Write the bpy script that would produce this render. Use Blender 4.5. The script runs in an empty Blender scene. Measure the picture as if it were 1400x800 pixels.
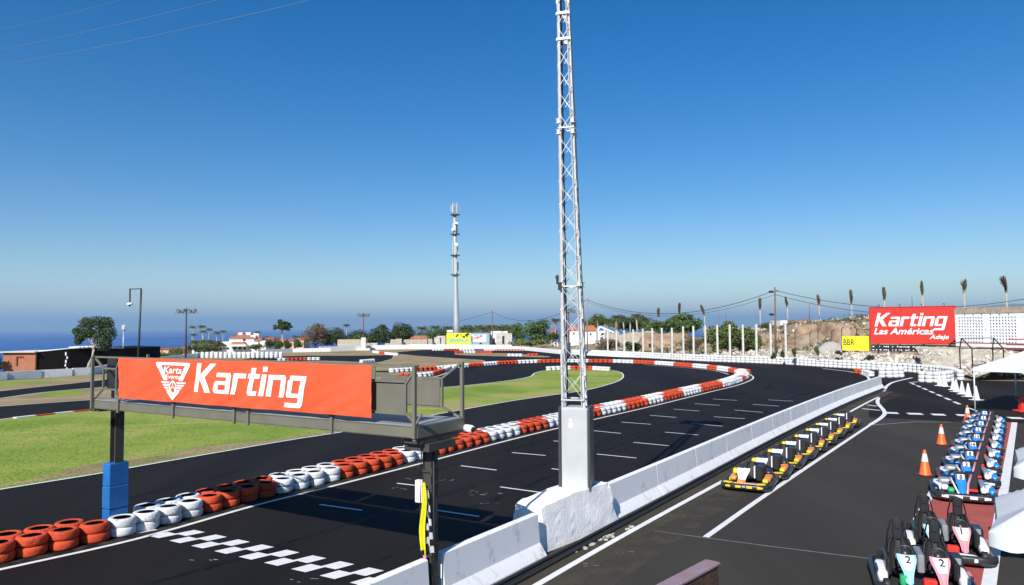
import bpy, math, random
from mathutils import Vector, Matrix
random.seed(7)
PI = math.pi
R_ = math.radians
sc = bpy.context.scene
C = sc.collection

# ------------------------------------------------------------ camera
EYE = Vector((0, 0, 4.5))
FPX = 1010.0                     # focal length in pixels of the 1400 px wide photograph
_p, _r = math.atan(47 / FPX), R_(0.32)
CF = Vector((0, math.cos(_p), math.sin(_p)))
_R0 = Vector((1, 0, 0)); _U0 = Vector((0, -math.sin(_p), math.cos(_p)))
CR = _R0 * math.cos(_r) - _U0 * math.sin(_r)
CU = _U0 * math.cos(_r) + _R0 * math.sin(_r)
cam = bpy.data.cameras.new("camera"); camo = bpy.data.objects.new("camera", cam); C.objects.link(camo)
mw = Matrix((CR, CU, -CF)).transposed().to_4x4(); mw.translation = EYE
camo.matrix_world = mw
cam.sensor_width = 36; cam.lens = 36 * FPX / 1400; cam.clip_start = 0.1; cam.clip_end = 120000
sc.camera = camo

# ------------------------------------------------------------ sky, sun, exposure
SUN_EL = R_(36.5); SD = Vector((0.392, 0.92, 0)).normalized()      # shadows run this way on the ground
w = bpy.data.worlds.new("World"); sc.world = w; w.use_nodes = True
nt = w.node_tree; nt.nodes.clear()
sky = nt.nodes.new("ShaderNodeTexSky"); sky.sky_type = 'NISHITA'; sky.sun_disc = False
sky.sun_elevation = SUN_EL; sky.sun_rotation = math.atan2(-SD.x, -SD.y); sky.altitude = 100
sky.air_density = 1.0; sky.dust_density = 0.0; sky.ozone_density = 3.0
hsv = nt.nodes.new("ShaderNodeHueSaturation"); hsv.inputs['Saturation'].default_value = 1.45; hsv.inputs['Hue'].default_value = .506; hsv.inputs['Value'].default_value = 1.0
bg = nt.nodes.new("ShaderNodeBackground"); bg.inputs['Strength'].default_value = 0.080
wo = nt.nodes.new("ShaderNodeOutputWorld")
nt.links.new(sky.outputs[0], hsv.inputs['Color']); nt.links.new(hsv.outputs[0], bg.inputs[0]); nt.links.new(bg.outputs[0], wo.inputs[0])
sl = bpy.data.lights.new("sun", 'SUN'); sl.energy = 5.0; sl.angle = R_(0.5); sl.color = (1, 0.955, 0.88)
so = bpy.data.objects.new("sun", sl); C.objects.link(so)
sdir = Vector((SD.x * math.cos(SUN_EL), SD.y * math.cos(SUN_EL), -math.sin(SUN_EL)))
so.rotation_euler = sdir.to_track_quat('-Z', 'Y').to_euler(); so.location = (-20, -40, 40)
sc.view_settings.view_transform = 'Standard'; sc.view_settings.look = 'None'
sc.view_settings.gamma = 1; sc.view_settings.exposure = 0.48; sc.view_settings.use_curve_mapping = False
sc.cycles.use_denoising = True
sc.cycles.max_bounces = 6; sc.cycles.diffuse_bounces = 3; sc.cycles.glossy_bounces = 2; sc.cycles.volume_bounces = 0
sc.cycles.transparent_max_bounces = 6

# ------------------------------------------------------------ photo point -> place on the ground / at a depth
def ray(px, py): return CF + CR * ((px - 700) / FPX) + CU * ((400 - py) / FPX)
def P(px, py, z=0.0):
    d = ray(px, py); t = (z - EYE.z) / d.z; return Vector((d.x * t, d.y * t, z))
def D(px, py, Y):
    d = ray(px, py); t = Y / d.y; return EYE + d * t
def DX(px, Y): return D(px, 447, Y).x
def DZ(py, Y, px=700): return D(px, py, Y).z

# ------------------------------------------------------------ materials
MATS = {}
def M(name, col, rough=0.6, metal=0.0, var=0.12, scale=3.0, bump=0.0, bscale=30.0, col2=None, spec=0.5, island=0.0, detail=4.0, trans=0.0, island_h=0.0):
    if name in MATS: return MATS[name]
    m = bpy.data.materials.new(name); m.use_nodes = True; n = m.node_tree.nodes; L = m.node_tree.links
    b = n["Principled BSDF"]; b.inputs['Roughness'].default_value = rough; b.inputs['Metallic'].default_value = metal
    b.inputs['Specular IOR Level'].default_value = spec
    tc = n.new("ShaderNodeTexCoord"); nz = n.new("ShaderNodeTexNoise"); nz.inputs['Scale'].default_value = scale; nz.inputs['Detail'].default_value = detail
    geo = n.new("ShaderNodeNewGeometry")
    L.new(geo.outputs['Position'] if island == 0 else tc.outputs['Object'], nz.inputs['Vector'])
    cr = n.new("ShaderNodeValToRGB"); cr.color_ramp.elements[0].position = 0.3; cr.color_ramp.elements[1].position = 0.7
    c2 = col2 or tuple(min(1, c * (1 + var)) for c in col); c1 = col if col2 else tuple(c * (1 - var) for c in col)
    cr.color_ramp.elements[0].color = (*c1, 1); cr.color_ramp.elements[1].color = (*c2, 1)
    L.new(nz.outputs[0], cr.inputs[0]); out = cr.outputs[0]
    if island > 0:
        h = n.new("ShaderNodeHueSaturation"); mr = n.new("ShaderNodeMapRange")
        mr.inputs['To Min'].default_value = 1 - island; mr.inputs['To Max'].default_value = 1 + island
        L.new(geo.outputs['Random Per Island'], mr.inputs[0]); L.new(mr.outputs[0], h.inputs['Value']); L.new(out, h.inputs['Color']); out = h.outputs[0]
        if island_h:
            mr2 = n.new("ShaderNodeMapRange"); mr2.inputs['To Min'].default_value = 0.5 - island_h; mr2.inputs['To Max'].default_value = 0.5 + island_h
            L.new(geo.outputs['Random Per Island'], mr2.inputs[0]); L.new(mr2.outputs[0], h.inputs['Hue'])
    L.new(out, b.inputs['Base Color'])
    if bump:
        bz = n.new("ShaderNodeTexNoise"); bz.inputs['Scale'].default_value = bscale; bz.inputs['Detail'].default_value = 3
        L.new(geo.outputs['Position'], bz.inputs['Vector']); bp = n.new("ShaderNodeBump"); bp.inputs['Strength'].default_value = bump; bp.inputs['Distance'].default_value = 0.02
        L.new(bz.outputs[0], bp.inputs['Height']); L.new(bp.outputs[0], b.inputs['Normal'])
    if trans:
        t = n.new("ShaderNodeBsdfTranslucent"); mx = n.new("ShaderNodeMixShader"); mx.inputs[0].default_value = trans
        L.new(out, t.inputs['Color']); L.new(b.outputs[0], mx.inputs[1]); L.new(t.outputs[0], mx.inputs[2]); L.new(mx.outputs[0], n["Material Output"].inputs['Surface'])
    MATS[name] = m; return m

def layered(name, stops, scale=0.35, rough=0.9, bump=0.3, bscale=20, fine=None, stretch=None):
    """ground material: big noise ramp (list of pos,colour) times a fine grain"""
    m = bpy.data.materials.new(name); m.use_nodes = True; n = m.node_tree.nodes; L = m.node_tree.links
    b = n["Principled BSDF"]; b.inputs['Roughness'].default_value = rough; b.inputs['Specular IOR Level'].default_value = 0.3 if rough > .92 else .14
    geo = n.new("ShaderNodeNewGeometry"); vec = geo.outputs['Position']
    if stretch:
        mp = n.new("ShaderNodeMapping"); mp.inputs['Rotation'].default_value = (0, 0, stretch[0]); mp.inputs['Scale'].default_value = stretch[1]
        L.new(vec, mp.inputs[0]); vec = mp.outputs[0]
    a = n.new("ShaderNodeTexNoise"); a.inputs['Scale'].default_value = scale; a.inputs['Detail'].default_value = 6; a.inputs['Roughness'].default_value = 0.62
    L.new(vec, a.inputs['Vector'])
    cr = n.new("ShaderNodeValToRGB"); els = cr.color_ramp.elements
    els[0].position, els[0].color = stops[0][0], (*stops[0][1], 1); els[1].position, els[1].color = stops[-1][0], (*stops[-1][1], 1)
    for p_, c_ in stops[1:-1]:
        e = els.new(p_); e.color = (*c_, 1)
    L.new(a.outputs[0], cr.inputs[0])
    f = n.new("ShaderNodeTexNoise"); f.inputs['Scale'].default_value = (fine or (60, .3))[0]; f.inputs['Detail'].default_value = 3
    L.new(geo.outputs['Position'], f.inputs['Vector'])
    mr = n.new("ShaderNodeMapRange"); k = (fine or (60, .3))[1]; mr.inputs['From Min'].default_value = .3; mr.inputs['From Max'].default_value = .7
    mr.inputs['To Min'].default_value = 1 - k; mr.inputs['To Max'].default_value = 1 + k
    L.new(f.outputs[0], mr.inputs[0]); mx = n.new("ShaderNodeVectorMath"); mx.operation = 'SCALE'
    L.new(cr.outputs[0], mx.inputs[0]); L.new(mr.outputs[0], mx.inputs['Scale']); L.new(mx.outputs[0], b.inputs['Base Color'])
    bz = n.new("ShaderNodeTexNoise"); bz.inputs['Scale'].default_value = bscale; bz.inputs['Detail'].default_value = 4
    L.new(geo.outputs['Position'], bz.inputs['Vector']); bp = n.new("ShaderNodeBump"); bp.inputs['Strength'].default_value = bump; bp.inputs['Distance'].default_value = 0.03
    L.new(bz.outputs[0], bp.inputs['Height']); L.new(bp.outputs[0], b.inputs['Normal'])
    MATS[name] = m; return m

asphalt = layered("asphalt", [(.28, (.0085, .0072, .0066)), (.48, (.0122, .0104, .0094)), (.62, (.0165, .0143, .013)), (.76, (.028, .0245, .022))], .3, .8, .3, 90, (140, .3), (.576, (1, .1, 1)))
pitasphalt = layered("pit_asphalt", [(.28, (.036, .031, .026)), (.5, (.045, .040, .034)), (.62, (.052, .047, .040)), (.76, (.066, .059, .051))], .3, .85, .3, 90, (120, .3), (.576, (1, .16, 1)))
edgeasphalt = layered("dusty_asphalt", [(.3, (.042, .037, .028)), (.55, (.058, .051, .038)), (.75, (.085, .073, .055))], .5, .9, .3, 90, (120, .25))
grassm = layered("grass", [(.25, (.13, .20, .022)), (.42, (.17, .25, .028)), (.54, (.25, .30, .05)), (.60, (.32, .30, .09)), (.70, (.33, .24, .11))], .16, .95, .35, 25, (7, .22))
drym = layered("dry_grass", [(.3, (.14, .15, .05)), (.45, (.26, .20, .10)), (.6, (.34, .25, .14)), (.75, (.42, .33, .20))], .3, .95, .6, 20, (12, .3))
earthm = layered("earth", [(.3, (.16, .11, .06)), (.45, (.25, .17, .10)), (.55, (.34, .26, .17)), (.68, (.42, .36, .27))], .35, .95, .8, 3, (2.5, .25))
paint = M("road_paint", (.72, .72, .72), .6, var=.08, scale=6, bump=.1, bscale=90)
wornpaint = M("worn_paint", (.45, .45, .45), .7, var=.25, scale=4)
redfloor = M("red_floor_paint", (.36, .075, .055), .7, var=.15, scale=2)
def speckled(name, col, dirt, scale, lo, hi, rough=.7, bump=.15, bscale=14, zs=1.0, base=None):
    m = bpy.data.materials.new(name); m.use_nodes = True; n = m.node_tree.nodes; L = m.node_tree.links; b = n["Principled BSDF"]; b.inputs['Roughness'].default_value = rough; b.inputs['Specular IOR Level'].default_value = .3
    g = n.new("ShaderNodeNewGeometry"); mp = n.new("ShaderNodeMapping"); mp.inputs['Scale'].default_value = (1, 1, zs); z = n.new("ShaderNodeTexNoise"); z.inputs['Scale'].default_value = scale; z.inputs['Detail'].default_value = 8; z.inputs['Roughness'].default_value = .68
    L.new(g.outputs['Position'], mp.inputs[0]); L.new(mp.outputs[0], z.inputs['Vector']); cr = n.new("ShaderNodeValToRGB"); e = cr.color_ramp.elements; e[0].position = lo; e[0].color = (*dirt, 1); e[1].position = hi; e[1].color = (*col, 1); L.new(z.outputs[0], cr.inputs[0]); L.new(cr.outputs[0], b.inputs['Base Color'])
    q = n.new("ShaderNodeTexNoise"); q.inputs['Scale'].default_value = bscale; q.inputs['Detail'].default_value = 5; L.new(g.outputs['Position'], q.inputs['Vector']); bp = n.new("ShaderNodeBump"); bp.inputs['Strength'].default_value = bump; bp.inputs['Distance'].default_value = .02; L.new(q.outputs[0], bp.inputs['Height']); L.new(bp.outputs[0], b.inputs['Normal'])
    MATS[name] = m; return m
def film(name, col, scale, lo, hi, k, rough=.8, stretch=(0, (1, 1, 1))):
    """thin worn coat: lets the surface below show through where the coat is gone"""
    m = bpy.data.materials.new(name); m.use_nodes = True; n = m.node_tree.nodes; L = m.node_tree.links; b = n["Principled BSDF"]; b.inputs['Base Color'].default_value = (*col, 1); b.inputs['Roughness'].default_value = rough; b.inputs['Specular IOR Level'].default_value = .15
    g = n.new("ShaderNodeNewGeometry"); mp = n.new("ShaderNodeMapping"); mp.inputs['Rotation'].default_value = (0, 0, stretch[0]); mp.inputs['Scale'].default_value = stretch[1]; z = n.new("ShaderNodeTexNoise"); z.inputs['Scale'].default_value = scale; z.inputs['Detail'].default_value = 5
    L.new(g.outputs['Position'], mp.inputs[0]); L.new(mp.outputs[0], z.inputs['Vector']); mr = n.new("ShaderNodeMapRange"); mr.inputs['From Min'].default_value = lo; mr.inputs['From Max'].default_value = hi; mr.inputs['To Max'].default_value = k; L.new(z.outputs[0], mr.inputs[0])
    t = n.new("ShaderNodeBsdfTransparent"); x = n.new("ShaderNodeMixShader"); L.new(mr.outputs[0], x.inputs[0]); L.new(t.outputs[0], x.inputs[1]); L.new(b.outputs[0], x.inputs[2]); L.new(x.outputs[0], n["Material Output"].inputs['Surface'])
    return m
white = speckled("white_masonry_paint", (.80, .80, .80), (.50, .49, .46), 3.0, .30, .44, .65, .12, 14, .6)
def tyrepaint(name, col, dirt):
    m = bpy.data.materials.new(name); m.use_nodes = True; n = m.node_tree.nodes; L = m.node_tree.links; b = n["Principled BSDF"]; b.inputs['Roughness'].default_value = .8; b.inputs['Specular IOR Level'].default_value = .2
    g = n.new("ShaderNodeNewGeometry"); oi = n.new("ShaderNodeObjectInfo"); z = n.new("ShaderNodeTexNoise"); z.inputs['Scale'].default_value = 9; z.inputs['Detail'].default_value = 8; z.inputs['Roughness'].default_value = .7
    L.new(g.outputs['Position'], z.inputs['Vector']); cr = n.new("ShaderNodeValToRGB"); e = cr.color_ramp.elements; e[0].position = .33; e[0].color = (*dirt, 1); e[1].position = .44; e[1].color = (*col, 1); L.new(z.outputs[0], cr.inputs[0])
    h = n.new("ShaderNodeHueSaturation"); mr = n.new("ShaderNodeMapRange"); mr.inputs['To Min'].default_value = .86; mr.inputs['To Max'].default_value = 1.08; L.new(oi.outputs['Random'], mr.inputs[0]); L.new(mr.outputs[0], h.inputs['Value']); L.new(cr.outputs[0], h.inputs['Color']); L.new(h.outputs[0], b.inputs['Base Color'])
    tc = n.new("ShaderNodeTexCoord"); mp = n.new("ShaderNodeMapping"); mp.inputs['Scale'].default_value = (14, 14, 26); v = n.new("ShaderNodeTexVoronoi"); v.feature = 'DISTANCE_TO_EDGE'; v.inputs['Scale'].default_value = 1.2
    L.new(tc.outputs['Object'], mp.inputs[0]); L.new(mp.outputs[0], v.inputs['Vector']); bp = n.new("ShaderNodeBump"); bp.inputs['Strength'].default_value = .9; bp.inputs['Distance'].default_value = .02; L.new(v.outputs[0], bp.inputs['Height']); L.new(bp.outputs[0], b.inputs['Normal'])
    MATS[name] = m; return m
whitetyre = tyrepaint("white_tyre_paint", (.70, .71, .72), (.30, .29, .28)); redtyre = tyrepaint("red_tyre_paint", (.58, .075, .028), (.20, .04, .028))
bluetyre = M("blue_tyre_paint", (.05, .17, .36), .55)
fadedred = M("faded_red_paint", (.60, .28, .25), .6)
rubber = M("rubber", (.018, .018, .02), .6)
blackp = M("black_plastic", (.022, .022, .025), .35, spec=.5)
blackm = M("black_steel", (.02, .02, .02), .45, .3)
galv = M("galvanised_steel", (.50, .51, .51), .42, .35, var=.12, scale=8)
galvw = M("white_grey_steel", (.54, .55, .54), .5, .1, var=.1, scale=5)
cabm = M("brushed_cabinet_steel", (.50, .52, .53), .42, .25, var=.08, scale=2)
olive = M("olive_steel_paint", (.155, .150, .115), .55, .1, var=.10, scale=3)
deckm = M("grey_deck_plate", (.30, .31, .33), .6, .3, var=.18, scale=2)
bannerm = M("red_banner_vinyl", (.80, .10, .035), .42, var=.10, scale=1.6, bump=.5, bscale=3.2)
boardred = M("red_board_paint", (.56, .032, .02), .45, var=.05)
bwhite = M("white_vinyl_lettering", (.80, .80, .80), .5, var=.02)
padblue = M("blue_vinyl_pad", (.012, .13, .38), .5, var=.18, scale=3)
yellowp = M("yellow_plastic", (.78, .55, .02), .4)
orangep = M("orange_plastic", (.72, .25, .06), .45, var=.2, scale=9)
coneo = M("orange_cone_plastic", (.85, .12, .01), .45)
conew = M("white_cone_sleeve", (.66, .66, .66), .45)
sailm = M("white_canvas", (.68, .71, .73), .7, var=.05, scale=2, trans=.18)
rustm = M("rusty_beam_paint", (.16, .075, .055), .6, .2, var=.35, scale=18, bump=.4, bscale=60, col2=(.33, .19, .19))
concretem = M("pale_concrete", (.46, .44, .40), .85, var=.2, scale=1.5, bump=.3, bscale=10)
stonem = M("stone_wall", (.30, .26, .20), .9, var=.3, scale=2.5, bump=.5, bscale=6, col2=(.50, .45, .36))
brickm = M("terracotta_render", (.33, .13, .07), .85, var=.12, scale=2)
netm = M("black_shade_net", (.010, .009, .008), .95, spec=.1)
roofm = M("terracotta_tiles", (.46, .17, .09), .8, var=.25, scale=1.5)
housew = M("house_white", (.74, .72, .68), .8, var=.05, scale=.6)
housec = M("house_cream", (.52, .38, .24), .8, var=.1, scale=.6)
glassd = M("dark_window_glass", (.02, .025, .03), .15)
barkm = M("bark", (.20, .15, .10), .9, var=.3, scale=9)
palebark = M("pale_bark", (.36, .32, .26), .9, var=.25, scale=9)
leafd = M("dark_leaves", (.045, .078, .02), .7, var=.35, scale=.8, island=.45, trans=.25)
leafm = M("green_leaves", (.07, .13, .025), .65, var=.35, scale=.8, island=.4, trans=.25)
leafl = M("light_leaves", (.11, .15, .035), .65, var=.3, scale=.8, island=.4, trans=.25)
leafb = M("brown_leaves", (.15, .105, .055), .8, var=.3, scale=.8, island=.35, trans=.2)
palml = M("palm_leaves", (.10, .125, .035), .6, var=.3, scale=1, island=.4, trans=.2)
palmdry = M("dry_palm_leaves", (.36, .27, .14), .85, var=.3, scale=2, island=.4)
palmdark = M("bundled_palm_leaves", (.035, .04, .018), .8, var=.4, scale=1.5, island=.4, col2=(.10, .058, .03))
rockm = M("white_rock", (.46, .42, .36), .9, var=.25, scale=.7, bump=.5, bscale=5, island=.35)
wirem = M("black_cable", (.015, .015, .016), .6)
wiregrey = M("grey_cable", (.12, .17, .24), .6)

# ------------------------------------------------------------ mesh builder
class MB:
    def __init__(s): s.v = []; s.f = []; s.m = []; s.sm = []
    def add(s, vs, fs, mi=0, smooth=False, T=None):
        o = len(s.v)
        s.v += [tuple(T @ Vector(p)) for p in vs] if T is not None else [tuple(p) for p in vs]
        for f in fs: s.f.append([o + i for i in f]); s.m.append(mi); s.sm.append(smooth)
        return s
    def box(s, c, d, rz=0.0, mi=0, T=None, taper=1.0):
        x, y, z = d[0] / 2, d[1] / 2, d[2] / 2; t = taper
        vs = [(-x, -y, -z), (x, -y, -z), (x, y, -z), (-x, y, -z), (-x * t, -y * t, z), (x * t, -y * t, z), (x * t, y * t, z), (-x * t, y * t, z)]
        A = Matrix.Translation(c) @ Matrix.Rotation(rz, 4, 'Z')
        if T is not None: A = T @ A
        return s.add(vs, [(0, 3, 2, 1), (4, 5, 6, 7), (0, 1, 5, 4), (1, 2, 6, 5), (2, 3, 7, 6), (3, 0, 4, 7)], mi, T=A)
    def rbox(s, c, d, b=0.02, rz=0.0, mi=0, T=None):
        """box with chamfered edges"""
        x, y, z = d[0] / 2, d[1] / 2, d[2] / 2; b = min(b, x * .9, y * .9, z * .9); vs = []
        for (zz, k) in ((-z, b), (-z + b, 0), (z - b, 0), (z, b)):
            X, Y = x - k, y - k; q = b if k == 0 else b * .6
            vs += [(-X + q, -Y, zz), (X - q, -Y, zz), (X, -Y + q, zz), (X, Y - q, zz), (X - q, Y, zz), (-X + q, Y, zz), (-X, Y - q, zz), (-X, -Y + q, zz)]
        fs = [tuple(range(7, -1, -1)), tuple(range(24, 32))]
        for r in range(3):
            for i in range(8): fs.append((r * 8 + i, r * 8 + (i + 1) % 8, (r + 1) * 8 + (i + 1) % 8, (r + 1) * 8 + i))
        A = Matrix.Translation(c) @ Matrix.Rotation(rz, 4, 'Z')
        if T is not None: A = T @ A
        return s.add(vs, fs, mi, T=A)
    def prism(s, poly, z0, z1, mi=0, T=None):
        n = len(poly)
        vs = [(p[0], p[1], z0) for p in poly] + [(p[0], p[1], z1) for p in poly]
        fs = [tuple(range(n - 1, -1, -1)), tuple(range(n, 2 * n))] + [(i, (i + 1) % n, n + (i + 1) % n, n + i) for i in range(n)]
        return s.add(vs, fs, mi, T=T)
    def tube(s, pts, r, n=6, mi=0, cap=True, smooth=True, T=None, r1=None):
        pts = [Vector(p) for p in pts]; k = len(pts); vs = []; fs = []
        up = Vector((0, 0, 1))
        for i, p in enumerate(pts):
            d = (pts[min(i + 1, k - 1)] - pts[max(i - 1, 0)]).normalized()
            a = d.cross(up)
            if a.length < 1e-3: a = d.cross(Vector((1, 0, 0)))
            a.normalize(); b = d.cross(a)
            rr = r[i] if isinstance(r, (list, tuple)) else (r if r1 is None else r + (r1 - r) * i / max(1, k - 1))
            vs += [p + (a * math.cos(2 * PI * j / n) + b * math.sin(2 * PI * j / n)) * rr for j in range(n)]
        for i in range(k - 1):
            for j in range(n): fs.append((i * n + j, i * n + (j + 1) % n, (i + 1) * n + (j + 1) % n, (i + 1) * n + j))
        if cap: fs += [tuple(range(n - 1, -1, -1)), tuple(range((k - 1) * n, k * n))]
        return s.add(vs, fs, mi, smooth, T)
    def bar(s, p0, p1, w_, h_=None, mi=0, T=None):
        """square section bar between two points"""
        p0, p1 = Vector(p0), Vector(p1); h_ = h_ or w_; d = (p1 - p0); L = d.length; d.normalize()
        a = d.cross(Vector((0, 0, 1)))
        if a.length < 1e-3: a = Vector((1, 0, 0))
        a.normalize(); b = a.cross(d); A = Matrix((a, d, b)).transposed().to_4x4(); A.translation = (p0 + p1) / 2
        if T is not None: A = T @ A
        return s.box((0, 0, 0), (w_, L, h_), 0, mi, T=A)
    def lathe(s, prof, n=24, mi=0, T=None, smooth=True, closed=False, caps=False):
        vs = []; k = len(prof)
        for (r, z) in prof: vs += [(r * math.cos(2 * PI * j / n), r * math.sin(2 * PI * j / n), z) for j in range(n)]
        fs = []
        for i in range(k if closed else k - 1):
            a, b = i, (i + 1) % k
            for j in range(n): fs.append((a * n + j, a * n + (j + 1) % n, b * n + (j + 1) % n, b * n + j))
        if caps: fs += [tuple(range(n - 1, -1, -1)), tuple(range((k - 1) * n, k * n))]
        return s.add(vs, fs, mi, smooth, T)
    def quad(s, a, b, c, d, mi=0): return s.add([a, b, c, d], [(0, 1, 2, 3)], mi)
    def grid(s, fn, nu, nv, mi=0, smooth=True, T=None, flip=False):
        vs = [fn(i / nu, j / nv) for j in range(nv + 1) for i in range(nu + 1)]
        fs = [(j * (nu + 1) + i, j * (nu + 1) + i + 1, (j + 1) * (nu + 1) + i + 1, (j + 1) * (nu + 1) + i) for j in range(nv) for i in range(nu)]
        if flip: fs = [f[::-1] for f in fs]
        return s.add(vs, fs, mi, smooth, T)
    def mesh(s, name, mats):
        me = bpy.data.meshes.new(name); me.from_pydata([tuple(v) for v in s.v], [], s.f)
        for m in (mats if isinstance(mats, (list, tuple)) else [mats]): me.materials.append(m)
        me.polygons.foreach_set('material_index', s.m); me.polygons.foreach_set('use_smooth', s.sm); me.update(); return me
    def build(s, name, mats, parent=None, loc=None, **props):
        o = bpy.data.objects.new(name, s.mesh(name, mats)); C.objects.link(o)
        if parent is not None: o.parent = parent
        if loc is not None: o.location = loc
        for k, v in props.items(): o[k] = v
        return o

def sph(mb, c, r, n=10, mi=0, sz=1.0, T=None):
    A = Matrix.Translation(c)
    if T is not None: A = T @ A
    return mb.lathe([(max(1e-3, r * math.sin(PI * i / 6)), -r * sz * math.cos(PI * i / 6)) for i in range(7)], n, mi, T=A)
def tag(o, label, cat, group=None):
    o['label'] = label; o['category'] = cat
    if group: o['group'] = group
    return o
def thing(name, label, cat, loc=(0, 0, 0), rz=0, group=None):
    o = bpy.data.objects.new(name, None); C.objects.link(o); o.location = loc; o.rotation_euler = (0, 0, rz); o.empty_display_size = .2
    return tag(o, label, cat, group)
def struct(mb, name, m, kind='structure'):
    o = mb.build(name, m); o['kind'] = kind; return o
def dup(root, loc, rz=None, label=None, group=None, scale=None):
    def cp(o, par):
        c = o.copy(); C.objects.link(c)
        if par is not None: c.parent = par
        for ch in o.children: cp(ch, c)
        return c
    r = cp(root, None); r.location = loc
    if rz is not None: r.rotation_euler = (0, 0, rz)
    if label: r['label'] = label
    if group: r['group'] = group
    if scale: r.scale = (scale,) * 3 if not isinstance(scale, tuple) else scale
    return r
def Ln(u): return Vector((u[0], u[1], u[2]))
def catmull(pts, step=1.0, closed=False):
    pts = [Vector(p) for p in pts]; n = len(pts); out = []
    segs = n if closed else n - 1
    for i in range(segs):
        p1, p2 = pts[i], pts[(i + 1) % n]
        p0 = pts[i - 1] if (closed or i > 0) else p1 * 2 - p2
        p3 = pts[(i + 2) % n] if (closed or i + 2 < n) else p2 * 2 - p1
        L = (p2 - p1).length; k = max(1, int(math.ceil(L / step)))
        a = max(L, 1e-4)
        m1 = (p2 - p0) * (a / max((p2 - p1).length + (p1 - p0).length, 1e-4)); m2 = (p3 - p1) * (a / max((p3 - p2).length + (p2 - p1).length, 1e-4))
        for j in range(k):
            t = j / k; t2, t3 = t * t, t * t * t
            out.append(p1 * (2 * t3 - 3 * t2 + 1) + m1 * (t3 - 2 * t2 + t) + p2 * (-2 * t3 + 3 * t2) + m2 * (t3 - t2))
    if not closed: out.append(pts[-1])
    return out
def walk(pts, pitch, closed=False):
    """points at equal spacing along a polyline, with directions"""
    out = []; acc = 0.0; nxt = pitch / 2
    q = pts + [pts[0]] if closed else pts
    for a, b in zip(q[:-1], q[1:]):
        L = (b - a).length
        if L < 1e-6: continue
        d = (b - a) / L
        while nxt <= acc + L: out.append((a + d * (nxt - acc), d.copy())); nxt += pitch
        acc += L
    return out
def offset(pts, k):
    out = []
    for i, p in enumerate(pts):
        d = (pts[min(i + 1, len(pts) - 1)] - pts[max(i - 1, 0)]); d.z = 0; d.normalize(); out.append(p + Vector((d.y, -d.x, 0)) * k)
    return out
def stripe(mb, pts, wd, z, mi=0, closed=False):
    """flat painted line"""
    n = len(pts); L_, R2 = [], []
    for i in range(n):
        a = pts[(i - 1) % n] if closed else pts[max(i - 1, 0)]; b = pts[(i + 1) % n] if closed else pts[min(i + 1, n - 1)]
        d = b - a; d.z = 0; d.normalize(); s_ = Vector((-d.y, d.x, 0)) * wd / 2
        L_.append((pts[i].x + s_.x, pts[i].y + s_.y, z)); R2.append((pts[i].x - s_.x, pts[i].y - s_.y, z))
    k = n if closed else n - 1
    mb.add(L_ + R2, [(n + i, n + (i + 1) % n, (i + 1) % n, i) for i in range(k)], mi)
def PP(lst, z=0): return [P(x, y, z) for x, y in lst]

# ------------------------------------------------------------ lettering
def text_mesh(body, width=None, height=None, shear=0.0, bold=0.0, spacing=1.0, sx=1.0):
    cu = bpy.data.curves.new("t", 'FONT'); cu.body = body; cu.size = 1; cu.offset = bold; cu.shear = shear; cu.space_character = spacing
    cu.resolution_u = 3
    o = bpy.data.objects.new("t", cu); C.objects.link(o); dg = bpy.context.evaluated_depsgraph_get(); dg.update()
    me = bpy.data.meshes.new_from_object(o.evaluated_get(dg)); bpy.data.objects.remove(o)
    vs = [v.co.copy() for v in me.vertices]; fs = [list(p.vertices) for p in me.polygons]; bpy.data.meshes.remove(me)
    x0 = min(v.x for v in vs); x1 = max(v.x for v in vs); y0 = min(v.y for v in vs); y1 = max(v.y for v in vs)
    kx = width / (x1 - x0) if width else None; ky = height / (y1 - y0) if height else None
    kx = kx or ky * sx; ky = ky or kx
    return [((v.x - x0) * kx, (v.y - y0) * ky) for v in vs], fs
def put_text(mb, T, body, x, y, mi=0, **k):
    """T maps (x,y,0) of the sign's plane to space"""
    vs, fs = text_mesh(body, **k); mb.add([(a + x, b + y, 0) for a, b in vs], fs, mi, T=T)
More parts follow.
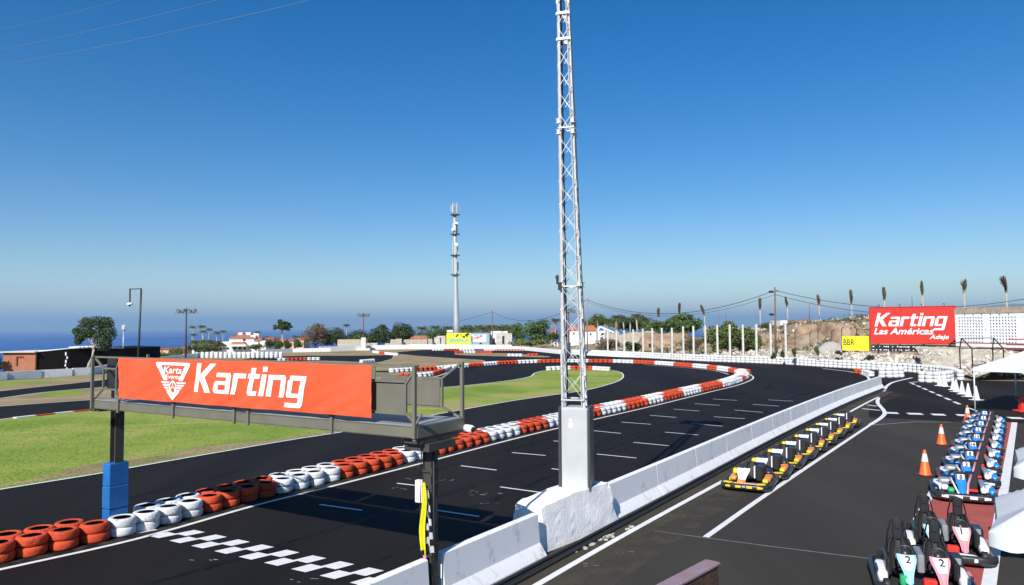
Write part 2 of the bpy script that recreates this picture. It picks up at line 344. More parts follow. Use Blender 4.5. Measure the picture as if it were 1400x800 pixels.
def block_word(mb, T, x, y, xh, width, shear=.22, word="Karting", mi=0):
    s = .31
    G = {'K': (1.32, [[(0, 0), (s, 0), (s, 1.42), (0, 1.42)], [(s, .62), (.68, .74), (1.36, 1.42), (.93, 1.42), (s, .86)], [(s, .62), (.86, 0), (1.30, 0), (.68, .74)]]),
         'a': (1.08, [[(.08, .79), (.77, .79), (.77, 1), (.08, 1)], [(.77, 0), (1.08, 0), (1.08, .86), (.98, 1), (.77, 1)], [(s, .42), (.77, .42), (.77, .6), (.12, .6), (0, .5), (0, .42)], [(0, .18), (s, .18), (s, .42), (0, .42)], [(.12, 0), (.77, 0), (.77, .18), (0, .18), (0, .12)]]),
         'r': (.80, [[(0, 0), (s, 0), (s, 1), (0, 1)], [(s, .77), (.80, .77), (.80, 1), (s, 1)]]),
         't': (.78, [[(.14, .12), (.26, 0), (.14 + s, 0), (.14 + s, 1.28), (.14, 1.28)], [(0, .79), (.14, .79), (.14, 1), (0, 1)], [(.14 + s, .79), (.78, .79), (.78, 1), (.14 + s, 1)], [(.14 + s, 0), (.76, 0), (.76, .21), (.14 + s, .21)]]),
         'i': (s, [[(0, 0), (s, 0), (s, 1), (0, 1)], [(0, 1.12), (s, 1.12), (s, 1.36), (0, 1.36)]]),
         'n': (1.10, [[(0, 0), (s, 0), (s, 1), (0, 1)], [(s, .78), (.79, .78), (.79, 1), (s, 1)], [(.79, 0), (1.1, 0), (1.1, .88), (1.0, 1), (.79, 1)]]),
         'g': (1.10, [[(.79, -.30), (.90, -.42), (1.0, -.42), (1.1, -.30), (1.1, 1), (.79, 1)], [(.1, .79), (.79, .79), (.79, 1), (.1, 1)], [(0, .12), (.1, .02), (s, .02), (s, .79), (0, .79)], [(s, .02), (.79, .02), (.79, .21), (s, .21)], [(.02, -.42), (.90, -.42), (.79, -.30), (.79, -.22), (.02, -.22)]])}
    tot = sum(G[c][0] for c in word) + .13 * (len(word) - 1); cx = 0; kx = (width - shear * 1.3 * xh) / tot
    for c in word:
        wd, polys = G[c]
        for pl in polys:
            vs = [(x + (cx + a) * kx + shear * b * xh, y + b * xh, 0) for a, b in pl]; mb.add(vs, [tuple(range(len(vs)))], mi, T=T)
        cx += wd + .13

# ============================================================ terrain, sea, far island
def lerp_tab(tab, u):
    if u <= tab[0][0]: return tab[0][1]
    for (a, x), (b, y) in zip(tab[:-1], tab[1:]):
        if u <= b: return x + (y - x) * (u - a) / (b - a)
    return tab[-1][1]
BT = [(-.9, 66), (-.69, 70), (-.57, 76), (-.5, 95), (-.4, 124), (-.315, 140), (-.2, 154), (-.14, 158), (.02, 146), (.065, 127), (.173, 112), (.26, 98), (.35, 91), (.42, 86), (.47, 88), (.5, 88), (.6, 84), (.7, 76), (.9, 66)]
KT = [(-.7, -3.5), (-.45, -3.0), (-.3, -1.2), (-.1, -.3), (.05, .3), (.15, 1.2), (.25, 1.8), (.33, 3.0), (.40, 5.2), (.45, 5.0), (.52, 6.2), (.7, 6.4)]
def sm(t): t = max(0, min(1, t)); return t * t * (3 - 2 * t)
def H(x, y):
    if y < 20: return -.03 if abs(x) < 75 else -.03
    u = max(-.9, min(.9, x / y)); t = y - lerp_tab(BT, u)
    if t <= 1.5: return -.03
    k = lerp_tab(KT, u); h = -.03 + k * sm((t - 1.5) / 24)
    h += (.35 * math.sin(x * .21 + y * .13) + .25 * math.sin(x * .47 - y * .31)) * sm(t / 20) * sm(t / 60 + .3) * (1 if u > 0 else .5)
    if u < -.3: h -= .085 * max(0, t - 15) * sm((-u - .3) / .15 + .2)
    h -= .028 * max(0, t - 50); h -= .09 * max(0, t - 500)
    return max(h, -96)
mb = MB(); vs = []; NA, rad = 260, [0, 15, 30, 45]
r_ = 52
while r_ < 9000: rad.append(r_); r_ *= 1.035
for i in range(NA):
    a = 2 * PI * i / NA
    for r in rad: x, y = r * math.sin(a), r * math.cos(a); vs.append((x, y, H(x, y)))
K = len(rad)
mb.add(vs, [(((i + 1) % NA) * K + j, i * K + j, i * K + j + 1, ((i + 1) % NA) * K + j + 1) for i in range(NA) for j in range(K - 1)], 0, True)
struct(mb, 'ground_terrain', earthm)
seam = bpy.data.materials.new("sea_water"); seam.use_nodes = True; n = seam.node_tree.nodes; L = seam.node_tree.links; b = n["Principled BSDF"]
b.inputs['Base Color'].default_value = (.012, .085, .24, 1); b.inputs['Roughness'].default_value = .45; b.inputs['Specular IOR Level'].default_value = .12
g = n.new("ShaderNodeNewGeometry"); mp = n.new("ShaderNodeMapping"); mp.inputs['Scale'].default_value = (.0006, .003, 1); z = n.new("ShaderNodeTexNoise"); z.inputs['Scale'].default_value = 1; z.inputs['Detail'].default_value = 5
cr = n.new("ShaderNodeValToRGB"); cr.color_ramp.elements[0].position = .35; cr.color_ramp.elements[1].position = .7
cr.color_ramp.elements[0].color = (.003, .062, .28, 1); cr.color_ramp.elements[1].color = (.008, .085, .33, 1)
L.new(g.outputs['Position'], mp.inputs[0]); L.new(mp.outputs[0], z.inputs['Vector']); L.new(z.outputs[0], cr.inputs[0]); L.new(cr.outputs[0], b.inputs['Base Color'])
mb = MB(); mb.quad((-48000, 300, -90), (48000, 300, -90), (48000, 46000, -90), (-48000, 46000, -90)); struct(mb, 'sea', seam)
# a far island ridge that the haze nearly swallows
mb = MB(); hv = []; NX = 60
for i in range(NX + 1):
    t = i / NX; x = 3400 + 12600 * t
    top = -90 + 560 * sm(t * 1.5) * (1 - .25 * sm(t * 2 - 1)) + 22 * math.sin(i * .9) * t + 14 * math.sin(i * 2.3) * t
    for k, (dy, f) in enumerate(((-2600, 0), (-1200, .45), (0, 1), (2500, 0))): hv.append((x, 14500 + dy + 200 * math.sin(i * .7), -95 if f == 0 else -95 + (top + 95) * f))
mb.add(hv, [(i * 4 + j, (i + 1) * 4 + j, (i + 1) * 4 + j + 1, i * 4 + j + 1) for i in range(NX) for j in range(3)], 0, True)
struct(mb, 'distant_hills', M("hill_rock", (.16, .13, .10), .95, var=.2, scale=.002))

# ============================================================ road surfaces
wallfar = [Vector((D(px, 447, Y).x, Y, 0)) for px, Y in ((128, 73.2), (190, 92), (253, 108), (291, 121), (352, 130), (400, 137), (452, 140.5), (508, 150), (560, 154), (640, 150))]
wallfar += PP([(720, 479.3), (765, 484)])
owpath = PP([(765, 484.5), (807, 486), (875, 489.5), (962, 494.3), (1050, 497.5), (1125, 502), (1190, 506), (1245, 509.5), (1285, 514), (1305, 520)])
BL = [Vector(p + (0,)) for p in ((-8.4, .5), (-4.2, 7.0), (0, 13.5), (3.84, 19.4), (11.3, 30.9), (19.0, 42.3), (26.5, 52.8))]
mb = MB(); pl = [(-75, -8), (-50, 60)] + [(v.x, v.y) for v in PP([(-150, 529), (0, 520)]) + wallfar + owpath[1:]] + [(46, 57), (75, 57), (75, -8)]
mb.add([(x, y, 0) for x, y in pl], [tuple(range(len(pl)))[::-1]]); struct(mb, 'race_track', asphalt)
mb = MB(); far = PP([(1188, 571), (1262, 574), (1300, 576.5), (1400, 579), (1560, 584)])
bp = [(v.x, v.y) for v in BL if v.y < 45] + [(23.0, 48.0)]
ps = bp + [(v.x, v.y) for v in far] + [(60, 30), (60, -7), (-12, -7)]
mb.add([(x, y, .004) for x, y in ps], [tuple(range(len(ps)))[::-1]]); struct(mb, 'pit_lane', pitasphalt)
dust = catmull(BL[:], 1.5); mb = MB(); stripe(mb, offset([p for p in dust if p.y < 51], .42), 1.15, .008); struct(mb, 'pit_lane_edge', edgeasphalt)
# the red floor of the kart bay
bl = PP([(1332, 575), (1260, 710)]); br_ = PP([(1387, 578), (1353, 794)])
dl = (bl[1] - bl[0]).normalized(); bl[1] = bl[0] + dl * 31; drr = (br_[1] - br_[0]).normalized(); br_[1] = br_[0] + drr * 31
mb = MB(); mb.quad(*[(v.x, v.y, .008) for v in (bl[0], bl[1], br_[1], br_[0])]); struct(mb, 'kart_bay_floor', redfloor)

# ============================================================ infield islands
def island(name, m, px, z=.014, line=.13, lm=paint, extra=None):
    pts = catmull(PP(px), 1.2, True); mb = MB(); mb.add([(p.x, p.y, z) for p in pts], [tuple(range(len(pts)))[::-1]])
    o = struct(mb, name, m)
    if line:
        ml = MB(); stripe(ml, pts, line, z + .006, closed=True); struct(ml, 'road_marking', lm)
    return pts
I1 = island('infield_grass', grassm, [(-260, 640), (0, 574), (82, 565), (127, 560), (300, 548), (500, 537), (605, 530), (650, 526), (700, 520), (725, 515), (732, 510), (750, 506.5), (790, 504.8), (830, 506), (846, 508.5), (852, 513), (849, 519), (835, 525), (800, 534), (766, 539), (700, 548.5), (580, 570), (472, 590.5), (410, 600), (350, 610), (179, 640), (142, 647), (0, 670), (-200, 705)], line=.12)
I2 = island('infield_verge', drym, [(-160, 568), (0, 545), (62, 536.5), (137, 530), (300, 518), (510, 509.5), (535, 510), (575, 508), (600, 506.5), (617, 506), (606, 512), (590, 516.5), (562, 519), (540, 521), (500, 526), (300, 537), (127, 547), (0, 556)], line=.12)
I3 = island('dry_infield', drym, [(300, 511), (380, 495.5), (436, 493.4), (512, 495.5), (530, 492.5), (537, 490), (538, 487.5), (543, 484.4), (578, 487.3), (604, 489), (640, 491.2), (656, 492.3), (663, 494.5), (655, 498), (640, 500), (617, 502), (595, 504), (575, 505), (535, 507), (500, 507.5), (420, 509)], line=.12, lm=wornpaint)
I4 = island('small_infield', drym, [(621.5, 484.3), (640, 482.4), (672, 482.8), (693, 483.2), (712, 484.2), (735, 486), (752, 488), (740, 488.8), (720, 488.2), (694, 487.6), (672, 487), (643, 486.3)], line=.12, lm=wornpaint)
pts = PP([(-300, 541), (-100, 528), (0, 520.7), (128, 512.6)]) + wallfar[1:9] + PP([(600, 478.8), (578, 478.6), (545, 481.5), (537, 485.5), (500, 486.5), (418, 486.5), (384, 487.5), (340, 490), (250, 503), (137, 520), (0, 535), (-300, 570)])
mb = MB(); mb.add([(p.x, p.y, .012) for p in pts], [tuple(range(len(pts)))[::-1]]); struct(mb, 'grass_verge', layered("verge_grass", [(.3, (.18, .19, .06)), (.42, (.26, .20, .10)), (.62, (.34, .26, .14)), (.75, (.38, .30, .18))], .12, .95, .6, 20, (10, .3)))
mb = MB(); stripe(mb, catmull(pts[-5:], 1.5), .12, .02); struct(mb, 'road_marking', paint)
mb = MB(); pg2 = catmull(PP([(48, 540), (70, 536.5), (100, 534), (118, 535), (104, 540), (75, 542.5)]), 1.2, True); mb.add([(p.x, p.y, .018) for p in pg2], [tuple(range(len(pg2)))]); struct(mb, 'verge_lawn', grassm)
mb = MB(); pg = catmull(PP([(-200, 538), (0, 522.5), (60, 519), (112, 516.6), (60, 522), (0, 529), (-200, 552)]), 1.5, True); mb.add([(p.x, p.y, .016) for p in pg], [tuple(range(len(pg)))]); struct(mb, 'verge_lawn', grassm)
# bare strip along the near edge of the big lawn
sp = catmull(PP([(640, 559), (580, 569), (472, 588.5), (410, 598), (350, 608), (179, 636.5), (142, 643.5), (0, 665.5), (-200, 700)]), .8)
mb = MB(); L_, Q_ = [], []
for i, p in enumerate(offset(sp, .0)):
    d = (sp[min(i + 1, len(sp) - 1)] - sp[max(i - 1, 0)]).normalized(); nrm = Vector((d.y, -d.x, 0))
    wv = .62 + .38 * math.sin(i * .33) + .26 * math.sin(i * .9 + 1) + .24 * random.random(); wv *= sm(i / 25) * .9 + .1; wv *= 1 + .9 * sm((i - 22) / 14)
    L_.append((p.x - nrm.x * .12, p.y - nrm.y * .12, .017)); Q_.append((p.x + nrm.x * wv, p.y + nrm.y * wv, .017))
k = len(L_); mb.add(L_ + Q_, [(i, i + 1, k + i + 1, k + i) for i in range(k - 1)][::1]); 
struct(mb, 'bare_verge', drym)
# grass blades
def inside(x, y, poly):
    c = False; j = len(poly) - 1
    for i in range(len(poly)):
        a, b = poly[i], poly[j]
        if (a.y > y) != (b.y > y) and x < (b.x - a.x) * (y - a.y) / (b.y - a.y) + a.x: c = not c
        j = i
    return c
mb = MB(); rg = random.Random(3); cnt = 0
while cnt < 9000:
    Y = 17 + 26 * rg.random() ** 1.5; X = Y * rg.uniform(-.72, -.02)
    if not inside(X, Y, I1): continue
    cnt += 1; a = rg.uniform(0, PI); h = rg.uniform(.02, .045); wv = .035
    mb.add([(X - math.cos(a) * wv, Y - math.sin(a) * wv, .012), (X + math.cos(a) * wv, Y + math.sin(a) * wv, .012), (X + rg.uniform(-.03, .03), Y + rg.uniform(-.03, .03), h)], [(0, 1, 2)])
o = mb.build('grass', M("grass_blades", (.16, .24, .03), .9, var=.3, scale=.25, island=.16, col2=(.28, .31, .07), trans=.3)); o['kind'] = 'stuff'

# ============================================================ painted lines
WLpx = [(-120, 806), (0, 779), (185, 737.5), (350, 691), (450, 666), (575, 634), (700, 601), (807, 575), (900, 553.5), (975, 535), (1006, 527.5), (1024, 521), (1030, 516.5), (1025, 511.5)]
WL = catmull(PP(WLpx), .5)
mb = MB(); stripe(mb, WL, .13, .006)
stripe(mb, catmull(PP([(996, 512), (985, 508.6), (968, 505.8), (930, 502.3), (880, 498.7)]), .6), .13, .006)
stripe(mb, catmull(PP([(1125, 504), (1160, 508), (1182, 513), (1188, 518), (1184, 524)]), .6), .2, .006)
# pit exit lines
stripe(mb, catmull(PP([(640, 858), (735, 800), (850, 734), (996, 654), (1155.5, 567), (1185, 551), (1201, 543)]), 1), .14, .012)
stripe(mb, catmull(PP([(1201, 544), (1209, 533), (1213, 527.5), (1222, 522.5), (1247, 516.5)]), .5), .22, .006)
stripe(mb, catmull(PP([(1201, 544), (1200, 551), (1208, 561), (1209.5, 566), (1204, 572), (1190, 581)]), .3), .2, .012)
stripe(mb, catmull(PP([(1190, 581), (1043, 680), (965, 735)]), 1), .14, .012)
stripe(mb, PP([(1179, 559), (1203, 561.5)]), .22, .012); stripe(mb, PP([(1186, 554), (1199, 555.6)]), .22, .012)
stripe(mb, PP([(1243, 523.2), (1256, 522)]), .2, .006)
dsh = PP([(1245, 523.5), (1316, 554.5)]); dd = dsh[1] - dsh[0]
for i in range(7): a = dsh[0] + dd * ((i + .12) / 7); stripe(mb, [a, a + dd * (.62 / 7)], .2, .006)
stripe(mb, PP([(1322, 557), (1362, 572)]), .12, .006)
for x0, x1, y in ((1211, 1228, 564.5), (1241, 1261, 565.7), (1274, 1292, 566.8), (1308, 1325, 567.6), (1343, 1361, 569), (1379, 1399, 571.5), (1414, 1436, 573), (1450, 1472, 574.5)):
    a, b = P(x0, y), P(x1, y + .5); stripe(mb, [a, b], .75, .0055)
# start grid: chequered line
A, B = P(260, 729), P(502, 782); u7 = (B - A) / 7; half = u7 / 2; perp = Vector((-u7.y, u7.x, 0)).normalized()
rowd = (P(249, 738) - A - half * 0); rowd = -perp * .40
for i in range(-1, 9):
    for r in (0, 1):
        c0 = A + u7 * i + (half * -1 + rowd if r else Vector((0, 0, 0)))
        if r == 0 and i == -1: continue
        a, b = c0 - half / 2, c0 + half / 2; q = perp * .2; q = q + u7.normalized() * .05
        mb.add([(v.x, v.y, .006) for v in (a - q, b - q, b + q, a + q)], [(0, 1, 2, 3)])
GR = [((437, 690), (495, 698)), ((543, 661), (590, 666.5)), ((630, 637), (679, 643)), ((700, 619), (746, 623)), ((757, 603), (800, 607)), ((809, 588.8), (849, 592.8)), ((850, 577.3), (890, 580.3)), ((889, 568), (925, 571)), ((921, 559.5), (956, 562.2)), ((950, 552), (984, 554.4)), ((975, 545.7), (1008, 547.7)),
      ((598, 698), (655, 706.5)), ((684, 666), (742, 674)), ((754, 641), (812, 648)), ((816, 621), (870, 626.5)), ((866, 605), (915, 609.7)), ((909, 591), (955, 595)), ((945, 579), (988, 583)), ((976, 570), (1018, 572.7)), ((1004, 560.8), (1043, 564)), ((1029, 553), (1065, 555.5)), ((1050, 546.8), (1085, 548.8))]
for a, b in GR: stripe(mb, PP([a, b]), .085, .006)
# bay borders
stripe(mb, [bl[0] + Vector((-.1, 0, 0)), bl[1] + Vector((-.1, 0, 0))], .16, .014); stripe(mb, [br_[0], br_[1]], .22, .014)
struct(mb, 'road_marking', paint)
mb = MB(); stripe(mb, PP([(880, 724.5), (1050, 747), (1130, 757), (1213, 767)]), .016, .0075); stripe(mb, PP([(1190, 581.5), (1250, 577), (1300, 577.5)]), .05, .0075)
struct(mb, 'surface_seam', wornpaint)
skid = film("tyre_rubber_film", (.004, .004, .004), 2.2, .35, .75, .42, .5, (.576, (2, .12, 1))); dustf = film("pale_dust_film", (.16, .135, .10), 3.0, .42, .75, .5, .95)
rs = random.Random(17); mb = MB()
for i in range(26):
    a0 = rs.uniform(4, 60); l = rs.uniform(6, 26); o0 = rs.uniform(.9, 7.2); o1 = o0 + rs.uniform(-1.6, 1.6); pa = walk(catmull(BL, .6), .6); i0 = int(a0 / .6); i1 = min(len(pa) - 2, int((a0 + l) / .6)); pts_ = []
    for j in range(i0, i1):
        t = (j - i0) / max(1, i1 - i0); p, d = pa[j]; o_ = o0 + (o1 - o0) * sm(t); pts_.append(p + Vector((-d.y, d.x, 0)) * (.8 + o_))
    if len(pts_) > 3:
        stripe(mb, pts_, rs.uniform(.09, .2), .0025 + .00006 * i)
        if i % 3 == 0: stripe(mb, offset(pts_, 1.05), rs.uniform(.09, .16), .0025 + .00006 * i + .00003)
pn_ = walk(catmull(PP([(0, 722), (180, 680), (410, 628), (580, 588), (700, 562), (800, 544), (880, 526)]), .8), .8)
for i in range(9):
    i0 = rs.randrange(0, len(pn_) - 14); k_ = rs.uniform(-1.6, 1.6); seg = [p + Vector((-d.y, d.x, 0)) * (k_ + .05 * j) for j, (p, d) in enumerate(pn_[i0:i0 + rs.randrange(8, 14)])]; stripe(mb, seg, rs.uniform(.1, .2), .0022 + .00005 * i)
for i in range(0):
    q0 = P(rs.uniform(820, 1230), rs.uniform(600, 790)); dr = Vector((.56, .83, 0)) + Vector((rs.uniform(-.12, .12), 0, 0)); seg = [q0 + dr * (.7 * j) + Vector((.004 * j * j * rs.uniform(-1, 1), 0, 0)) for j in range(rs.randrange(5, 16))]; stripe(mb, seg, rs.uniform(.08, .18), .0055 + .00005 * i)
struct(mb, 'skid_marks', skid)
mb = MB(); stripe(mb, offset(WL, -.28), .42, .0048); stripe(mb, offset(catmull(BL, 1.0), -.95), .7, .0048)
stripe(mb, offset(I1, .30), .45, .0045, closed=True); struct(mb, 'road_dust', dustf)
mb = MB(); stripe(mb, offset([p for p in dust if p.y < 50], 1.25), .9, .0105); struct(mb, 'road_dust', film("pit_dust_film", (.11, .095, .07), 2.0, .4, .7, .55, .95))
# scuffs and crumbs of rubber on the surfaces
mb = MB(); rg = random.Random(5)
for (x, y) in ((640, 672), (652, 676), (668, 688), (560, 655), (585, 669), (275, 766), (408, 795), (610, 657), (675, 676), (927, 706), (808, 772), (858, 757), (560, 640), (545, 668)):
    c = P(x, y); 
    for _ in range(4):
        a = c + Vector((rg.uniform(-.25, .25), rg.uniform(-.12, .12), 0)); l = rg.uniform(.03, .12)
        stripe(mb, [a, a + Vector((l, rg.uniform(-.03, .03), 0))], rg.uniform(.008, .02), .009)
struct(mb, 'surface_scuffs', wornpaint)
mb = MB(); stripe(mb, PP([(20, 589.5), (90, 587.5), (160, 586), (210, 582.5), (330, 577)]), .035, .055); struct(mb, 'boundary_cord', M('pale_yellow_cord', (.62, .60, .22), .7))
# red and white kerb on the lawn's far edge
mb = MB(); kp = walk(catmull(PP([(20, 572.5), (82, 565.8), (127, 561)]), .5), 1.0)
for i, (p, d) in enumerate(kp): mb.box((p.x, p.y, .045), (1.0, .3, .06), math.atan2(d.y, d.x), i % 2)
mb.build('race_kerb', [paint, redtyre], label='low red and white painted kerb on the far edge of the lawn at left', category='kerb')

# ============================================================ tyres
ORD = "zeroth first second third fourth fifth sixth seventh eighth ninth tenth eleventh twelfth thirteenth fourteenth fifteenth sixteenth seventeenth eighteenth nineteenth twentieth".split() + ["twenty-%s" % k for k in "first second third fourth fifth sixth seventh eighth ninth".split()] + ["thirtieth"] + ["thirty-%s" % k for k in "first second third fourth fifth sixth seventh eighth ninth".split()]
def px_of(p): d = Vector(p) - EYE; t = d.dot(CF); return 700 + FPX * d.dot(CR) / t
TY = [(.178, .016), (.20, .005), (.235, .0), (.262, .008), (.280, .028), (.288, .06), (.2885, .145), (.280, .177), (.262, .197), (.235, .205), (.20, .200), (.178, .189)]
def tyre_mesh(m):
    mb = MB(); mb.lathe(TY, 28); mb.lathe([(.178, .189), (.182, .172), (.25, .165), (.265, .1), (.25, .04), (.182, .033), (.178, .016)], 28, 1)
    return mb.mesh('tyre', [m, rubber])
TM = {'red': tyre_mesh(redtyre), 'white': tyre_mesh(whitetyre)}
BND = [(134, 'red'), (270, 'white'), (371, 'red'), (470, 'white'), (545, 'red'), (598, 'white'), (660, 'red'), (707, 'white'), (747, 'red'), (783, 'white'), (820, 'red'), (851, 'white'), (880, 'red'), (905, 'white'), (930, 'red'), (955, 'white'), (984, 'red'), (1011, 'white'), (1016, 'red'), (1100, 'white')]
def run_of(x):
    for i, (b, c) in enumerate(BND):
        if x < b: return i, c
    return len(BND) - 1, 'white'
PAD_AT = Vector((-8.93, 16.74, 0))
rg = random.Random(11); NT = 0; later = []
for row, off, word in ((0, -.62, 'front'), (1, -1.15, 'back')):
    cols = {}
    path = offset([p for p in WL], off)
    st = walk(path, .585)
    for (p, d) in st:
        q = p - d * (.29 * row)
        x = px_of(q)
        if x < -45 or (row and (q - PAD_AT).length < .50): continue
        ri, c = run_of(x + (8 if row and x < 600 else 0)); cols[ri] = cols.get(ri, 0) + 1; ci = cols[ri]
        rc = ORD[min(20, (ri // 2) + 1)]
        for lv in (0, 1):
            j = Vector((rg.uniform(-.02, .02), rg.uniform(-.02, .02), 0))
            if NT < 300:
                o = bpy.data.objects.new('tyre', TM[c]); C.objects.link(o); o.location = q + j + Vector((0, 0, .003 + .193 * lv)); o.scale = (1, 1, .935); o.rotation_euler = (rg.uniform(-.02, .02), rg.uniform(-.02, .02), rg.uniform(0, 6)); NT += 1
                if x > 0: 
                    tag(o, f"{c} tyre, {'top' if lv else 'bottom'} of the {ORD[ci]} stack in the {rc} {c} run from left, {word} row", 'tyre', 'painted tyres beside the main straight')
                else:
                    tag(o, f"{c} tyre, {'top' if lv else 'bottom'} of the {ORD[ci]} stack in the {rc} {c} run from left, {word} row", 'tyre', 'painted tyres beside the main straight')
            else: later.append((q + j + Vector((0, 0, .206 * lv)), c, 1.0))
mb = MB(); MI = {'white': 0, 'red': 1, 'blue': 2, 'pink': 3}
LT = [(.17, .155), (.21, .2), (.26, .198), (.292, .15), (.292, .055), (.26, .004), (.2, 0)]
def lowtyre(p, c, k=1.0, kh=1.0): mb.lathe([(r * k, z * k * kh) for r, z in LT], 14, MI[c], T=Matrix.Translation(p))
def trow(px, colours, lv=2, k=1.0, kh=1.0, pitch=.6, pts=None, rows=1, closed=False):
    path = catmull(pts or PP(px), .6)
    for r in range(rows):
        for (p, d) in walk(offset(path, -.34 - .56 * r), pitch * k):
            x = px_of(p); c = colours[-1][1]
            for b, cc in colours:
                if x < b: c = cc; break
            if c == 'none': continue
            for l in range(lv): lowtyre(p + Vector((rg.uniform(-.02, .02), rg.uniform(-.02, .02), .205 * k * kh * l + .003)), c, k, kh)
for p, c, k in later: lowtyre(p, c)
RB = [(1012, 511.5), (1004, 510.6), (990, 508.6), (968, 505.3), (930, 501.6), (880, 498), (836, 496.3), (760, 496), (700, 498), (660, 501), (623, 504.5)]
RBC = [(681, 'red'), (708, 'white'), (738, 'white'), (764, 'red'), (805, 'white'), (836, 'red'), (868, 'white'), (896, 'red'), (922, 'white'), (946, 'red'), (968, 'white'), (983, 'red'), (998, 'white'), (1008, 'red'), (1016, 'white'), (1100, 'red')]
RBC = [(640, 'white'), (661, 'red'), (681, 'white'), (708, 'red'), (738, 'white'), (765, 'red'), (805, 'white'), (836, 'red'), (868, 'white'), (896, 'red'), (922, 'white'), (947, 'red'), (968, 'white'), (983, 'red'), (998, 'white'), (1010, 'red'), (1018, 'white'), (1100, 'red')]
trow([(a, b) for a, b in RB][::-1], RBC, rows=2)
trow([(542, 517), (562, 517), (590, 515), (605, 511), (618, 506)], [(567, 'red'), (590, 'white'), (605, 'red'), (618, 'white'), (640, 'red')])
trow([(535, 509.8), (575, 507.5), (595, 506.3), (617, 504.6)], [(567, 'white'), (595, 'red'), (640, 'white')])
trow([(750, 507), (775, 505.9), (800, 506), (830, 507.6)], [(778, 'white'), (808, 'red'), (840, 'white')])
trow([(624, 483.8), (640, 483.2), (656, 483), (672, 483.4)], [(634, 'red'), (651, 'white'), (680, 'red')])
trow([(693, 487.3), (712, 487.4)], [(800, 'white')]); trow([(720, 487), (735, 487)], [(800, 'red')])
trow([(590, 479.6), (608, 479.6), (627, 479.6), (647, 479.6), (663, 479.6), (716, 480)], [(608, 'white'), (627, 'red'), (647, 'white'), (663, 'blue'), (679, 'white'), (693, 'pink'), (720, 'pink')])
trow([(380, 494), (393, 493.6), (418, 492.8), (437, 492.6)], [(393, 'white'), (418.5, 'red'), (450, 'white')])
trow([(496, 499), (513, 497.5)], [(600, 'white')], lv=3)
trow([(508, 482.6), (520, 484.2), (527, 485.3), (541, 486.6)], [(519.5, 'white'), (527, 'red'), (560, 'white')], lv=2)
trow(None, [(1400, 'white')], lv=3, k=1.0, kh=1.33, pts=offset(owpath, -.1), rows=1)
trow([(1165, 510.5), (1178, 512), (1186, 515)], [(1180, 'red'), (1200, 'white')], lv=2)
trow([(1203, 516.8), (1222, 516.8), (1243, 516)], [(1400, 'white')], lv=3, kh=1.4)
trow([(1252, 522.5), (1275, 524), (1296, 523.6), (1307, 521.5)], [(1400, 'white')], lv=3, kh=1.4)
o = mb.build('tyres', [whitetyre, redtyre, bluetyre, fadedred]); o['kind'] = 'stuff'; o['label'] = 'far painted tyre stacks lining the outer bends of the track'; o['category'] = 'tyres'

# ============================================================ perimeter wall of masonry, in its runs
def wall_run(name, pts, h, t, m, label, cat='wall', z0=-.05, cap=0, capm=None):
    mb = MB(); pts = [Vector(p) for p in pts]; A, B = offset(pts, t / 2), offset(pts, -t / 2); n = len(pts)
    hh = h if isinstance(h, (list, tuple)) else [h] * n
    vs = []
    for i in range(n): vs += [(A[i].x, A[i].y, z0), (A[i].x, A[i].y, hh[i]), (B[i].x, B[i].y, hh[i]), (B[i].x, B[i].y, z0)]
    fs = [(i * 4 + j, (i + 1) * 4 + j, (i + 1) * 4 + (j + 1) % 4, i * 4 + (j + 1) % 4) for i in range(n - 1) for j in range(4)] + [(0, 1, 2, 3), tuple(4 * (n - 1) + j for j in (3, 2, 1, 0))]
    mb.add(vs, fs); o = mb.build(name, m); return tag(o, label, cat)
W0 = PP([(-150, 529), (-60, 524)]); 
wall_run('perimeter_wall', [P(-150, 529), P(-60, 523.5), P(9, 519.4)], .72, .2, white, 'white low masonry wall below the brown hut at far left, nearest run', 'wall')
pw = [P(9.6, 519.3), P(56, 516.5)]; wall_run('perimeter_wall', pw, .72, .2, white, 'white low wall panel in front of the brown hut, second run from left')
wall_run('perimeter_wall', [P(56.8, 516.4), P(98, 514.2)], .72, .2, white, 'white low wall panel before the black netting, third run from left')
wall_run('perimeter_wall', [P(99, 514.1), wallfar[0], wallfar[1], wallfar[2], wallfar[3]], .75, .2, white, 'long low white wall running back past the tree with the bent trunk')
wall_run('perimeter_wall', wallfar[4:7], .72, .2, white, 'white wall run below the white villa, behind the barrels')
wall_run('perimeter_wall', [wallfar[6] + Vector((-2, -.2, 0))] + wallfar[7:10] + [P(700, 478.6)], .95, .2, white, 'higher white wall run in front of the trees and yellow sign')
wall_run('perimeter_wall', [P(700.4, 478.7), wallfar[-2], P(742, 481.5), P(765, 484), P(807, 486), P(875, 489.2)], .72, .22, white, 'white wall run right of the yellow sign, behind the lattice mast')

# barrels
mbp = MB(); mbp.lathe([(.24, 0), (.27, .05), (.285, .3), (.275, .32), (.29, .34), (.29, .6), (.275, .62), (.285, .64), (.26, .9), (.22, .93), (.001, .93)], 16)
bm = mbp.mesh('white_barrel', [whitetyre])
for i in range(18):
    x = 277 + i * 6.3; p = P(x, 489.6)
    o = bpy.data.objects.new('white_barrel', bm); C.objects.link(o); o.location = p
    tag(o, f"white ribbed barrel, {ORD[18 - i]} from the right in the row above the banner", 'barrel', 'white barrels in a row before the white wall')

